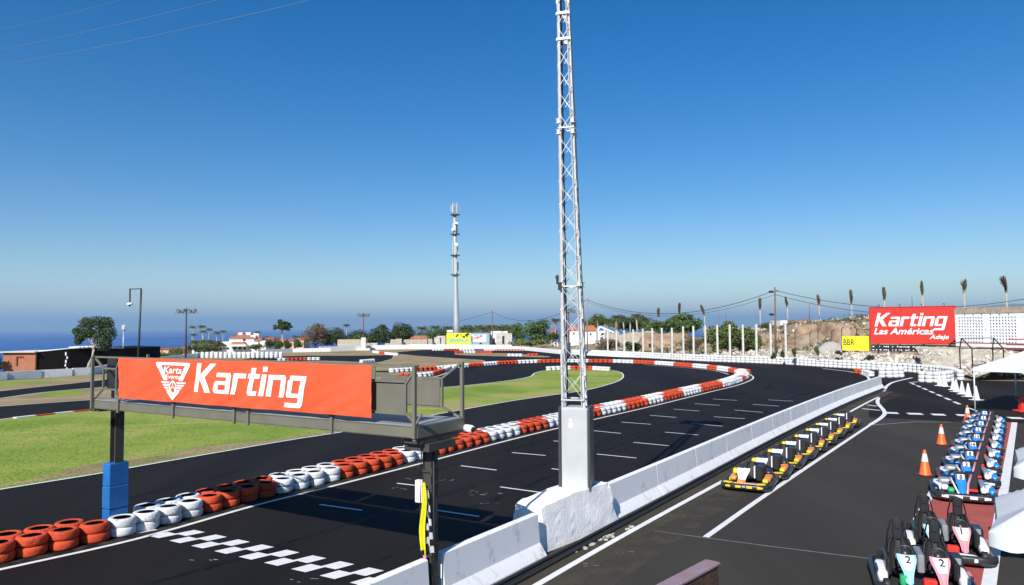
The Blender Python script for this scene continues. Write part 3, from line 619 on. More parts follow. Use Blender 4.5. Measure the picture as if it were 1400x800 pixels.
# ============================================================ new jersey barriers, block, cables
BLs = catmull(BL, .25)
NJ = [(0, 0), (0, .09), (.16, .31), (.20, .84), (.22, .855), (.33, .855), (.35, .84), (.39, .31), (.55, .09), (.55, 0)]
def nj(s0, s1, label, h=1.0):
    acc = 0; pts = []
    for a, b in zip(BLs[:-1], BLs[1:]):
        l = (b - a).length
        for t in (s0, s1):
            if acc <= t < acc + l: pts.append((t, a + (b - a) * ((t - acc) / l)))
        if s0 < acc + l < s1: pts.append((acc + l, b))
        acc += l
    pts = [p for _, p in sorted(pts, key=lambda q: q[0])]; vs = []; n = len(pts); k = len(NJ)
    for i, p in enumerate(pts):
        d = (pts[min(i + 1, n - 1)] - pts[max(i - 1, 0)]).normalized(); nr = Vector((-d.y, d.x, 0))
        vs += [(p.x + nr.x * a, p.y + nr.y * a, z * h) for a, z in NJ]
    fs = [(i * k + j, i * k + (j + 1) % k, (i + 1) * k + (j + 1) % k, (i + 1) * k + j) for i in range(n - 1) for j in range(k)] + [tuple(range(k))[::-1], tuple((n - 1) * k + j for j in range(k))]
    mb = MB(); mb.add(vs, fs); o = mb.build('concrete_barrier', white); return tag(o, label, 'barrier', 'white concrete barriers between track and pit lane')
def s_at(Yv):
    acc = 0
    for a, b in zip(BLs[:-1], BLs[1:]):
        if a.y <= Yv < b.y: return acc + (b - a).length * (Yv - a.y) / (b.y - a.y)
        acc += (b - a).length
    return acc
sg = s_at(11.68); sg2 = s_at(12.0); sb0 = s_at(14.5); sb1 = s_at(17.0)
nj(sg - 3.4, sg, 'white concrete barrier by the chequered line, left of the gantry post')
nj(sg2, sb0, 'white concrete barrier between the gantry post and the mast block')
send = s_at(52.6); m_ = 14; ll = (send - sb1) / m_
for i in range(m_):
    nj(sb1 + ll * i + (.012 if i else -.2), sb1 + ll * (i + 1) - .012, f"white concrete barrier, {ORD[i + 1]} to the right of the mast block" if i < m_ - 1 else 'white concrete barrier at the far pit exit end of the line')
# rough block under the mast
f0, f1 = Vector((.50, 14.78, 0)), Vector((2.42, 16.98, 0)); bu = (f1 - f0).normalized(); bv = Vector((-bu.y, bu.x, 0)); BLn = (f1 - f0).length; W_ = .88
mb = MB(); NU, NV, NW = 16, 8, 8; rg2 = random.Random(2)
def bpt(a, b, c):
    z = c * (.90 + .08 * sm((a - .1) / .4) - .06 * sm((.10 - a) / .10))
    ins = .09 * c; x = a * BLn + (-(a - .5) * 2 * ins) - (0.22 * c * sm((a - .86) / .14)) ; y = b * W_ + (.5 - b) * 2 * ins
    jit = .007 if 0 < a < 1 else .015
    if a >= .99: jit = .04
    if a <= .13: x += .13 * (1 - a / .13) * sm(abs(b - .5) * 2)
    return f0 + bu * (x + rg2.uniform(-jit, jit)) + bv * (y + rg2.uniform(-jit, jit)) + Vector((0, 0, z + (rg2.uniform(-.012, .012) if c > 0 else 0)))
cache = {}
def cb(i, j, k):
    if (i, j, k) not in cache: cache[(i, j, k)] = bpt(i / NU, j / NV, k / NW)
    return cache[(i, j, k)]
for (fn, n1, n2) in ((lambda i, k: cb(i, 0, k), NU, NW), (lambda i, k: cb(NU - i, NV, k), NU, NW), (lambda j, k: cb(NU, j, k), NV, NW), (lambda j, k: cb(0, NV - j, k), NV, NW), (lambda i, j: cb(i, j, NW), NU, NV)):
    o_ = len(mb.v); mb.v += [tuple(fn(a, b)) for b in range(n2 + 1) for a in range(n1 + 1)]
    for b in range(n2):
        for a in range(n1): mb.f.append([o_ + b * (n1 + 1) + a, o_ + b * (n1 + 1) + a + 1, o_ + (b + 1) * (n1 + 1) + a + 1, o_ + (b + 1) * (n1 + 1) + a]); mb.m.append(0); mb.sm.append(a % 3 != 0)
blk = mb.build('foundation_block', M("rough_white_concrete", (.80, .80, .79), .85, var=.10, scale=2.5, bump=.5, bscale=16))
tag(blk, 'rough white painted concrete block carrying the lattice mast', 'concrete block')
# cable bundle along the foot
cpth = []
for p in BLs[::4]:
    if p.y < 52 and not (14.2 < p.y < 17.9): cpth.append(p + Vector((.07, -.045, 0)))
    if 14.0 < p.y < 14.3: 
        for q in (f0 + bu * .1 - bv * .1, f0 + bu * 1.2 - bv * .1, f0 + bu * 2.2 - bv * .11, f1 + bu * .02 - bv * .13, f1 + bu * .32 + bv * .02): cpth.append(q)
cpth = catmull(sorted(cpth, key=lambda v: v.x * .54 + v.y * .84), .4)
mb = MB()
for k, (o_, z_) in enumerate(((0, .035), (.075, .035), (.15, .033), (.04, .1))):
    mb.tube([p + Vector((.84 * o_ + .004 * math.sin(i * .8 + k), -.54 * o_, z_ + .003)) for i, p in enumerate(cpth)], .036, 7)
tag(mb.build('cable_bundle', wirem), 'bundle of black cables lying along the foot of the concrete barriers', 'cable')
mb = MB()
for i in range(60):
    a = rg2.uniform(-.5, 1.05) * BLn; q = f0 + bu * a - bv * rg2.uniform(.24, .5); s_ = rg2.uniform(.015, .05); mb.box((q.x, q.y, s_ * .4), (s_ * 2, s_ * 1.4, s_), rg2.uniform(0, 3))
o = mb.build('rubble_crumbs', concretem); o['kind'] = 'stuff'

# ============================================================ lattice mast with its cabinet
MX, MY = 1.42, 16.62; rz = R_(-14)
mast = thing('lattice_mast', 'tall pale grey lattice mast rising from the rough white block', 'mast', (MX, MY, .9), rz)
cu_ = Vector((math.cos(rz), math.sin(rz), 0))
def mw_(z): return .50 - .25 * min(1, max(0, z - 1.5) / 9.5)
def mc(z, ix, iy): 
    h = mw_(z) / 2; lean = -.019 * z; return Vector((ix * h + lean, iy * h, z))
MT = 13.4
mb = MB()
for ix in (-1, 1):
    for iy in (-1, 1):
        ps = [mc(z, ix, iy) for z in (.05, 3, 6, 9, 11, MT)]
        for a, b in zip(ps[:-1], ps[1:]):
            d = Vector((-ix * .034, 0, 0)); mb.bar(a + d, b + d, .054, .012); d2 = Vector((0, -iy * .04, 0)); mb.bar(a + d2, b + d2, .012, .054)
            
for z in (4.55, 8.0, 8.25, 11.2): 
    for ix in (-1, 1):
        for iy in (-1, 1):
            p = mc(z, ix, iy); mb.box(p, (.065, .065, .09)); 
            for k in (-.05, .05): mb.tube([p + Vector((-.065, iy * .03, k)), p + Vector((.065, iy * .03, k))], .007, 5)
mb.build('mast_legs', galvw, mast)
mb = MB(); z = 1.98; k = 0
while z < MT - .3:
    dz = .70 - .022 * z; z2 = min(z + dz, MT)
    for (a, b) in (((-1, -1), (1, -1)), ((1, -1), (1, 1)), ((1, 1), (-1, 1)), ((-1, 1), (-1, -1))):
        s0, s1 = (a, b) if k % 2 else (b, a)
        mb.bar(mc(z, *s0), mc(z2, *s1), .017, .010)
        mb.bar(mc(z + dz * .08, *s1), mc(z2 - dz * .08, *s0), .017, .010)
    z = z2; k += 1
for z in (1.98, 4.5, 8.1, 10.15, 10.75, 11.3, 11.9, 12.6, 13.3):
    for (a, b) in (((-1, -1), (1, -1)), ((1, -1), (1, 1)), ((1, 1), (-1, 1)), ((-1, 1), (-1, -1))): mb.bar(mc(z, *a), mc(z, *b), .03 if z < 10 else .06, .03 if z < 10 else .06)
mb.build('mast_bracing', galvw, mast)
mb = MB(); mb.tube([mc(z, 1, 1) * 1 + Vector((-.05 + .01 * math.sin(z * 2), -.04, 0)) for z in [.5 + .5 * i for i in range(26)]], .018, 6); mb.tube([mc(z, -1, 1) + Vector((.06, -.05, 0)) for z in [.5 + .5 * i for i in range(26)]], .014, 6)
for i in range(14): p = mc(3 + i * .74, 1, -.4 + .1 * (i % 3)); mb.box(p, (.05, .03, .06))
for z in (9.97, 10.57, 11.12): mb.box(mc(z, -.45, -.6), (.06, .05, .07))
mb.build('cable', wirem, mast)
mb = MB(); p = mc(4.6, -1, -1); mb.box(p + Vector((-.06, -.02, .05)), (.05, .06, .20)); mb.box(p + Vector((-.005, -.05, -.10)), (.07, .05, .18)); mb.bar(p + Vector((-.1, -.02, .12)), p + Vector((.03, -.05, -.2)), .025)
mb.build('cable_clamp', blackm, mast)
mb = MB(); mb.rbox((0, .02, .92), (.60, .56, 1.76), .01); mb.box((0, -.03, 1.81), (.50, .44, .03)); cab = mb.build('equipment_cabinet', cabm, mast)
mb = MB(); mb.rbox((0, -.275, .92), (.57, .03, 1.72), .008); mb.build('cabinet_door', cabm, cab)
mb = MB(); mb.box((.325, -.02, .93), (.05, .60, 1.80)); mb.box((-.325, -.02, .93), (.05, .60, 1.80)); mb.box((0, -.0, .02), (.66, .64, .04)); mb.build('dark_flank', M("shaded_side_steel", (.06, .065, .08), .4, .4), cab)  # left flange and right flank, the flank's shade put into the dark colour
mb = MB(); T = Matrix.Translation((0, -.2925, 0)) @ Matrix.Rotation(R_(90), 4, 'X')
mb.add([(-.12, 1.38, 0), (-.04, 1.38, 0), (-.04, 1.50, 0), (-.12, 1.50, 0)], [(0, 1, 2, 3)], T=T); mb.add([(-.12, 1.53, 0), (-.04, 1.53, 0), (-.08, 1.60, 0)], [(0, 1, 2)], T=T); mb.build('warning_sticker', bwhite, cab)
mb = MB()
for sgn in (-1, 0, 1):
    mb.rbox((-.25 + sgn * .62, -.2, 13.5), (.5, .22, .42), .03); mb.rbox((-.25 + sgn * .62, .3, 13.5), (.5, .22, .42), .03)
mb.box((-.25, .05, 13.25), (1.9, .7, .07)); mb.build('floodlight_head', blackm, mast)

# ============================================================ gantry
GO = Vector((-9.1, 16.1, 0)); gz = math.atan2(-.52, .854); GL = 8.94; GW = 1.2
gan = thing('walkway_gantry', 'olive steel walkway gantry on two posts beside the main straight', 'gantry', GO, gz)
mb = MB()
for y in (.03, GW - .03):
    mb.box((GL / 2, y, 2.88), (GL, .06, .18)); mb.box((GL / 2, y + (.05 if y < .5 else -.05), 2.795), (GL, .16, .015)); mb.box((GL / 2, y + (.05 if y < .5 else -.05), 2.958), (GL, .16, .015))
for x in (.03, GL - .03): mb.box((x, GW / 2, 2.88), (.06, GW - .13, .178))
for i in range(1, 9): mb.box((GL * i / 9, GW / 2, 2.86), (.05, GW - .14, .12))
mb.build('platform_frame', olive, gan)
mb = MB()
for i in range(6): mb.box((GL * (i + .5) / 6, GW / 2, 2.978), (GL / 6 - .012, GW - .02, .02))
mb.build('deck', deckm, gan)
def hbeam(mb, x, y, z0, z1, w_=.2, d_=.2):
    mb.box((x - w_ / 2 + .01, y, (z0 + z1) / 2), (.02, d_, z1 - z0)); mb.box((x + w_ / 2 - .01, y, (z0 + z1) / 2), (.02, d_, z1 - z0)); mb.box((x, y, (z0 + z1) / 2), (w_ - .04, .02, z1 - z0))
mb = MB(); hbeam(mb, -.14, .64, 0, 2.72, .21, .2); mb.box((.0, .50, 2.75), (.34, .9, .06)); mb.box((.30, .55, 2.768), (.75, .9, .03)); mb.build('post', blackm if False else M("dark_olive_steel", (.055, .052, .045), .55, .1), gan)
mb = MB(); X2 = GL - .18; Y2 = .55
mb.box((X2 - .075, Y2, 1.28), (.02, .18, 2.56)); mb.box((X2 + .075, Y2, 1.28), (.02, .18, 2.56)); mb.box((X2, Y2 - .05, 1.28), (.13, .02, 2.56))
for z in (.5, .95, 1.45, 1.95, 2.2): mb.box((X2, Y2, z), (.19, .20, .03)); mb.box((X2 + .10, Y2 - .03, z), (.02, .14, .12))
mb.box((X2 + .03, Y2 - .105, 2.05), (.14, .015, .24)); mb.box((X2 - .0, Y2 - .105, .62), (.15, .015, .2)); mb.box((X2, Y2, 2.62), (.5, .7, .12)); mb.box((X2, Y2 + .05, 2.735), (.34, 1.0, .10)); mb.build('post', M("dark_olive_steel", (.055, .052, .045), .55, .1), gan)
mb = MB(); mb.tube([(X2 + .15, Y2 - .1, .1), (X2 + .15, Y2 - .1, 1.3), (X2 + .13, Y2 - .08, 2.6)], .018, 6); mb.tube([(X2 - .06, Y2 - .15, 2.6), (X2 - .08, Y2 - .16, 1.6), (X2 - .03, Y2 - .15, .2)], .012, 6); mb.build('cable', wirem, gan)
mb = MB()
for s in (0.035, GL - .035):
    for y in (.0, GW): mb.box((s, y - .036 if y < .5 else y + .036, 3.35), (.055, .055, 1.12))
mb.build('corner_post', olive, gan)
def rail_frame(y):
    mb = MB(); yy = y
    tk = .035
    mb.bar((0, yy, 3.90), (GL, yy, 3.90), tk)
    for (a, b, c, d) in ((0, .36, .85, .99), (7.95, 7.99, 8.69, GL)):
        pts = [(a + .03, 3.88), (b, 3.66), (c, 3.66), (d - .02, 3.88)] if a < 1 else None
        if a < 1:
            for p, q in zip(pts[:-1], pts[1:]): mb.bar((p[0], yy, p[1]), (q[0], yy, q[1]), tk)
            pts = [(a + .03, 3.0), (b, 3.22), (c, 3.22), (d - .02, 3.0)]
            for p, q in zip(pts[:-1], pts[1:]): mb.bar((p[0], yy, p[1]), (q[0], yy, q[1]), tk)
            mb.bar((b, yy, 3.22), (b, yy, 3.66), tk); mb.bar((c, yy, 3.22), (c, yy, 3.66), tk)
        else:
            mb.bar((c, yy, 3.17), (c, yy, 3.62), tk); mb.bar((c, yy, 3.62), (d - .03, yy, 3.88), tk); mb.bar((c, yy, 3.17), (d - .03, yy, 2.99), tk)
    mb.bar((.99, yy, 3.66), (8.69, yy, 3.655), tk); mb.bar((.99, yy, 3.15), (8.69, yy, 3.15), tk)
    return mb
mbn = rail_frame(.02); mbn2 = rail_frame(GW - .02)
# only the stretches the photo shows keep a top rail on the right end
mbn.build('railing', olive, gan); 
mb = MB()
tk = .035; y = GW - .02
for s0, s1 in ((.1, 8.53),): mb.bar((s0, y, 3.63), (s1, y, 3.63), .03); mb.bar((s0, y, 3.14), (s1, y, 3.14), .03)
mb.bar((8.53, y, 3.14), (8.53, y, 3.63), tk); mb.bar((8.53, y, 3.63), (8.9, y, 3.88), tk); mb.bar((8.53, y, 3.14), (8.9, y, 2.99), tk); mb.build('railing', olive, gan)
def panel(x0, x1, y, z0, z1): mb = MB(); mb.box(((x0 + x1) / 2, y, (z0 + z1) / 2), (x1 - x0, .012, z1 - z0)); mb.build('side_panel', olive, gan)
panel(7.95, 8.66, .045, 3.17, 3.63); panel(7.19, 8.50, GW - .045, 3.16, 3.61)
for a in (1.05, 2.95, 4.85, 6.75): panel(a, a + 1.85, .05, 3.17, 3.63)
for a in (1.3, 3.25, 5.2): panel(a, a + 1.85, GW - .045, 3.16, 3.86)
mb = MB(); mb.rbox((.14, .36, 3.54), (.36, .08, .70), .01); mb.box((.14, .36, 3.08), (.05, .05, .24)); mb.build('signal_board', blackp, gan)
mb = MB()
for s in (.99, 2.86, 4.68, 5.06, 7.14, 8.9):
    mb = MB(); mb.box((s, -.022, 2.93), (.055, .035, .36)); mb.bar((s, -.02, 2.98), (s - .12, -.0, 3.17), .03); mb.bar((s, -.02, 2.98), (s + .12, -.0, 3.17), .03); mb.build('rail_bracket', olive, gan)
mb = MB(); mb.tube([(GL - .02, GW + .10, 2.80), (GL + .17, GW + .02, 2.80)], .065, 14); mb.tube([(GL + .17, GW + .02, 2.80), (GL + .20, GW + .007, 2.80)], .05, 14); mb.box((GL - .1, GW + .06, 2.86), (.05, .06, .16)); cmr = mb.build('security_camera', white, gan)
mb = MB(); mb.tube([(GL + .2, GW + .007, 2.80), (GL + .21, GW + .003, 2.80)], .042, 14); mb.build('lens', blackp, cmr)
# banner
GT = Matrix.Translation(GO) @ Matrix.Rotation(gz, 4, 'Z')
ban = thing('advertising_banner', 'long red banner reading Karting with a winged triangle emblem, hung on the gantry', 'banner', GT @ Vector((1.14, -.06, 3.07)), gz)
BLg, BH = 6.95, .83
mb = MB()
def bf(u, v):
    x = u * BLg; z = v * BH * (1 + .02 * math.sin(u * 3)) ; amp = .012
    y = amp * math.sin(x * 2.1 + v * 2) + .008 * math.sin(x * 5.3 - v * 5) + .006 * math.sin((x - v * 2.2) * 9) * (1 - v) + .012 * math.exp(-((x - 5.9 + v * 1.2) ** 2) * 5)
    sag = -.012 * math.sin(u * PI * 5) ** 2 * (1 if v > .5 else -.6)
    return Vector((x, -.045 - y, z + sag))
mb.grid(bf, 160, 14, 0)
mb.grid(lambda u, v: bf(u, v) + Vector((0, .006, 0)), 160, 14, 0, flip=True)
bo = mb.build('banner_cloth', bannerm, ban)
class Flat(MB): pass
def drape(m_):
    for i, v in enumerate(m_.v): m_.v[i] = (v[0], bf(max(0, min(1, v[0] / BLg)), max(0, min(1, v[2] / BH))).y - .010 + v[1], v[2])
def subdiv(m_, step=.05):
    """cut faces into strips so that lettering follows the folds"""
    import bmesh
    bm_ = bmesh.new(); me = m_.mesh('t', [bwhite]); bm_.from_mesh(me)
    xs = [v.co.x for v in bm_.verts]; x = min(xs) + step
    while x < max(xs):
        bmesh.ops.bisect_plane(bm_, geom=bm_.verts[:] + bm_.edges[:] + bm_.faces[:], plane_co=(x, 0, 0), plane_no=(1, 0, 0)); x += step
    zs = [v.co.z for v in bm_.verts]; z = min(zs) + step
    while z < max(zs):
        bmesh.ops.bisect_plane(bm_, geom=bm_.verts[:] + bm_.edges[:] + bm_.faces[:], plane_co=(0, 0, z), plane_no=(0, 0, 1)); z += step
    m_.v = [tuple(v.co) for v in bm_.verts]; bm_.verts.index_update(); m_.f = [[v.index for v in f.verts] for f in bm_.faces]; mi = [f.material_index for f in bm_.faces]; m_.m = mi; m_.sm = [True] * len(mi); bm_.free()
TB = Matrix.Rotation(R_(90), 4, 'X')
mb = MB(); block_word(mb, TB, 2.47, .23, .385, 3.08, .24); subdiv(mb); drape(mb); mb.build('banner_lettering', bwhite, ban)
mb = MB()
def tri(poly, mi=0): mb.add([(x, y, 0) for x, y in poly], [tuple(range(len(poly)))], mi, T=TB)
ex, ey, ew, eh = 1.27, .08, 1.12, .68
def E(x, y): return (ex + ew * x, ey + eh * y)
tri([E(0, 1), E(.03, 1.02), E(.97, 1.02), E(1, 1), E(.985, .935), E(.015, .935)])
tri([E(.015, .935), E(.15, .935), E(.335, .50), E(.22, .50)]); tri([E(.985, .935), E(.85, .935), E(.665, .50), E(.78, .50)])
for i in range(4):
    y0 = .465 - i * .075; xa = .135 + i * .055; tri([E(xa, y0), E(.40, y0), E(.385, y0 - .05), E(xa + .035, y0 - .05)]); tri([E(1 - xa, y0), E(.60, y0), E(.615, y0 - .05), E(1 - xa - .035, y0 - .05)])
ci = [E(.5 + .10 * math.cos(t * PI / 12), .31 + .195 * math.sin(t * PI / 12)) for t in range(24)]
tri(ci); tri([E(.41, .22), E(.33, .165), E(.5, -.06), E(.67, .165), E(.59, .22), E(.5, .12)])
nf = len(mb.f)
put_text(mb, TB, "Karts", ex + ew * .205, ey + eh * .70, width=ew * .55, height=eh * .20, bold=.018, shear=.2)
put_text(mb, TB, "Events", ex + ew * .27, ey + eh * .55, width=ew * .43, height=eh * .125, bold=.015, shear=.15)
subdiv(mb); drape(mb); em = mb.build('banner_emblem', bwhite, ban)
mb = MB()
tri([E(.487, .475), E(.43, .37), E(.44, .28), E(.49, .35)]); tri([E(.513, .475), E(.57, .37), E(.56, .28), E(.51, .35)])
tri([E(.5 + .045 * math.cos(t * PI / 8), .235 + .07 * math.sin(t * PI / 8)) for t in range(16)])
drape(mb); mb.v = [(a, b - .004, c) for a, b, c in mb.v]; mb.build('emblem_inlay', bannerm, em)
# pad round the left post
mb = MB(); mb.rbox((0, 0, .26), (.27, .45, .51), .015); mb.rbox((.004, -.003, .77), (.28, .455, .49), .015); mb.rbox((-.002, .002, 1.27), (.27, .45, .50), .015)
pd = mb.build('post_pad', padblue); pd.location = GT @ Vector((-.16, .64, .0)); pd.rotation_euler = (0, 0, gz); tag(pd, 'blue padded sleeve wrapped round the left gantry post', 'pad')
# flags and white box on the right post
fp = GT @ Vector((X2 + .03, Y2 - .19, 0))
mb = MB()
def yf(u, v):
    z = 2.05 - 1.05 * v; wv = .045 + .15 * v ** .7 * (1 - .6 * max(0, v - .7) / .3); x = (u - .55) * wv; return Vector((x + .02 * math.sin(v * 7), .03 * math.sin(u * 9 + v * 3) * (.3 + v) - .02, z - .1 * abs(u - .3) * v))
mb.grid(yf, 14, 22); fl = mb.build('signal_flag', M("yellow_flag_cloth", (.82, .74, .02), .6, var=.06, trans=.25)); fl.location = fp; fl.rotation_euler = (0, 0, gz); tag(fl, 'yellow marshal flag hanging furled on the right gantry post', 'flag')
mb = MB()
def cf(u, v):
    z = 1.95 - .95 * v; wv = .03 + .10 * v ** .8; x = .045 + (u - .3) * wv; return Vector((x, .03 + .035 * math.sin(u * 11 + 1 + v * 2) * (.3 + v), z - .05 * u))
nu, nv = 10, 18; base = [cf(i / nu, j / nv) for j in range(nv + 1) for i in range(nu + 1)]
for j in range(nv):
    for i in range(nu): mb.add([base[j * (nu + 1) + i], base[j * (nu + 1) + i + 1], base[(j + 1) * (nu + 1) + i + 1], base[(j + 1) * (nu + 1) + i]], [(0, 1, 2, 3)], (i // 2 + j // 2) % 2)
f2 = mb.build('signal_flag', [bwhite, blackp]); f2.location = fp; f2.rotation_euler = (0, 0, gz); tag(f2, 'black and white chequered flag furled behind the yellow flag', 'flag')
mb = MB(); mb.rbox((0, 0, 0), (.14, .1, .36), .012); wb = mb.build('junction_box', white); wb.location = GT @ Vector((X2 - .17, Y2 - .05, 1.86)); wb.rotation_euler = (0, 0, gz); tag(wb, 'white box fixed to the left side of the right gantry post', 'box')
mb = MB(); mb.tube([(0, 0, 0), (.01, 0, .9)], .028, 10); pk = mb.build('pink_pole', M("pink_pole_paint", (.55, .25, .27), .5)); pk.location = GT @ Vector((X2 + .01, Y2 - .17, .0)); tag(pk, 'pink pole standing at the foot of the right gantry post', 'pole')

# ============================================================ cones
def cone(m1, m2, h, rb, name, label, group, loc, band=True):
    t = thing(name, label, 'cone', loc, 0, group)
    mb = MB(); mb.lathe([(rb * .62, .03), (rb * .60, .035), (.035, h - .01), (.028, h), (.001, h)], 20); mb.build('cone_body', m1, t)
    mb = MB(); mb.rbox((0, 0, .016), (rb * 1.75, rb * 1.75, .032), .01, R_(20)); mb.build('base', m2, t)
    if band:
        r = lambda z: rb * .60 + (.035 - rb * .60) * (z - .035) / (h - .045) + .004
        mb = MB(); mb.lathe([(r(h * .55), h * .55), (r(h * .85), h * .85)], 20); mb.build('reflective_band', conew, t)
    return t
c1 = cone(coneo, blackp, .76, .27, 'traffic_cone', 'orange traffic cone with white band nearest on the pit lane', 'orange cones along the pit lane', P(1265, 650))
dup(c1, P(1287.5, 608), 1.0, 'orange traffic cone with white band, the middle one of three'); dup(c1, P(1323, 577), 2.0, 'orange traffic cone with white band farthest, by the dashed line')
c2 = cone(conew, conew, .84, .33, 'white_cone', 'plain white cone, nearest of the row of white cones', 'white cones in a row by the white tyre wall', P(1334.8, 547), band=False)
for i, (x, y) in enumerate([(1324, 542.5), (1315.5, 538.8), (1307.6, 535.8), (1303.5, 533), (1292, 528.5), (1285, 527.5)]):
    dup(c2, P(x, y), i * .7, ('plain white cone, second from the near end of the white row', 'plain white cone, third from the near end of the white row', 'plain white cone, fourth from the near end of the white row', 'plain white cone, fifth from the near end of the white row', 'plain white cone, second from the far end of the white row', 'plain white cone, farthest of the row of white cones')[i])

# ============================================================ karts
whitep = M("white_plastic", (.74, .74, .75), .35, var=.04); bluep = M("blue_plastic", (.02, .22, .60), .35, var=.1); silverp = M("silver_grey_cover", (.34, .35, .37), .35, .4)
redp = M("red_plastic", (.62, .03, .02), .4); greenp = M("green_plastic", (.02, .34, .13), .4); pinkp = M("pink_plastic", (.62, .28, .33), .4); lbluep = M("light_blue_plastic", (.30, .55, .72), .35)
navyp = M("navy_plastic", (.012, .018, .06), .35); seatm = M("black_seat_pad", (.014, .014, .016), .7)
def rr_path(hx, hy, r, n=5):
    out = []
    for cx, cy, a0 in ((hx - r, hy - r, 0), (-hx + r, hy - r, 90), (-hx + r, -hy + r, 180), (hx - r, -hy + r, 270)):
        for i in range(n + 1): a = R_(a0 + 90 * i / n); out.append(Vector((cx + r * math.cos(a), cy + r * math.sin(a), 0)))
    return out
def ring(mb, path, w_, h_, z, mi=0):
    n = len(path); pr = [(-w_ / 2, -h_ * .3), (-w_ / 2, h_ * .3), (-w_ * .25, h_ / 2), (w_ * .25, h_ / 2), (w_ / 2, h_ * .25), (w_ / 2, -h_ * .25), (w_ * .25, -h_ / 2), (-w_ * .25, -h_ / 2)]
    vs = []; k = len(pr)
    for i, p in enumerate(path):
        d = (path[(i + 1) % n] - path[i - 1]).normalized(); o = Vector((d.y, -d.x, 0))
        vs += [(p.x + o.x * a, p.y + o.y * a, z + b) for a, b in pr]
    mb.add(vs, [(i * k + j, i * k + (j + 1) % k, ((i + 1) % n) * k + (j + 1) % k, ((i + 1) % n) * k + j) for i in range(n) for j in range(k)], mi, True)
def shell(mb, x, y, z, w_, hgt, mi=0, pad=None):
    """bucket seat opening towards -y"""
    def s(u, v, e=0.0):
        a = (u - .5) * 2; t = v * 2
        if t < 1: py, pz = -.36 + .40 * t, .03 * (1 - t) ** 2
        else: py, pz = .04 + .20 * (t - 1), hgt * (t - 1) ** .9
        ww = w_ / 2 * (1 - .30 * max(0, t - 1.2)) * (1 if t < 1.8 else 1 - (t - 1.8) * .9)
        side = abs(a) ** 2.5
        return Vector((x + a * (ww + e), y + py - (side * .13 if t > 1 else 0) + e, z + pz + (side * .15 if t < 1 else side * .15 * max(0, 1.6 - t)) - (e if t < 1 else 0)))
    mb.grid(lambda u, v: s(u, v), 10, 14, mi if pad is None else pad); mb.grid(lambda u, v: s(u, v, .025), 10, 14, mi, flip=True)
    # rim
    rim = [s(0, v / 14) for v in range(15)] + [s(u / 10, 1) for u in range(1, 10)] + [s(1, 1 - v / 14) for v in range(15)]; mb.tube(rim, .016, 5, mi)
def swheel(mb, x, y, z, r, mi=0, hub=None):
    T = Matrix.Translation((x, y, z)) @ Matrix.Rotation(R_(52), 4, 'X')
    ps = [T @ Vector((r * math.cos(2 * PI * i / 18), r * math.sin(2 * PI * i / 18), 0)) for i in range(19)]; mb.tube(ps, .018, 6, mi, cap=False)
    mb.lathe([(.001, .02), (.065, .02), (.075, 0), (.001, -.01)], 12, mi if hub is None else hub, T=T)
    for a in (90, 210, 330): mb.bar(T @ Vector((.05 * math.cos(R_(a)), .05 * math.sin(R_(a)), 0)), T @ Vector((r * math.cos(R_(a)), r * math.sin(R_(a)), 0)), .03, .012, mi)
    mb.tube([(x, y, z - .02), (x, y - .35, z - .42)], .014, 6, mi)
def panelV(mb, x, y0, z0, y1, z1, w0, w1, mi=0, th=.03, mid=None, w_mid=None):
    """front fairing: from low front (y0,z0,w0) up to (y1,z1,w1), bowed across"""
    def f(u, v, e=0):
        a = (u - .5) * 2; ww = w0 + (w1 - w0) * sm(v * 1.15); return Vector((x + a * ww / 2, y0 + (y1 - y0) * v + .06 * a * a + e, z0 + (z1 - z0) * v + .05 * math.sin(v * PI) - e * .4))
    mb.grid(lambda u, v: f(u, v), 8, 8, mi); mb.grid(lambda u, v: f(u, v, th), 8, 8, mi, flip=True)
    ed = [f(0, v / 8) for v in range(9)] + [f(u / 8, 1) for u in range(1, 8)] + [f(1, 1 - v / 8) for v in range(9)] + [f(1 - u / 8, 0) for u in range(1, 9)]; mb.tube(ed, .014, 5, mi)
    return f
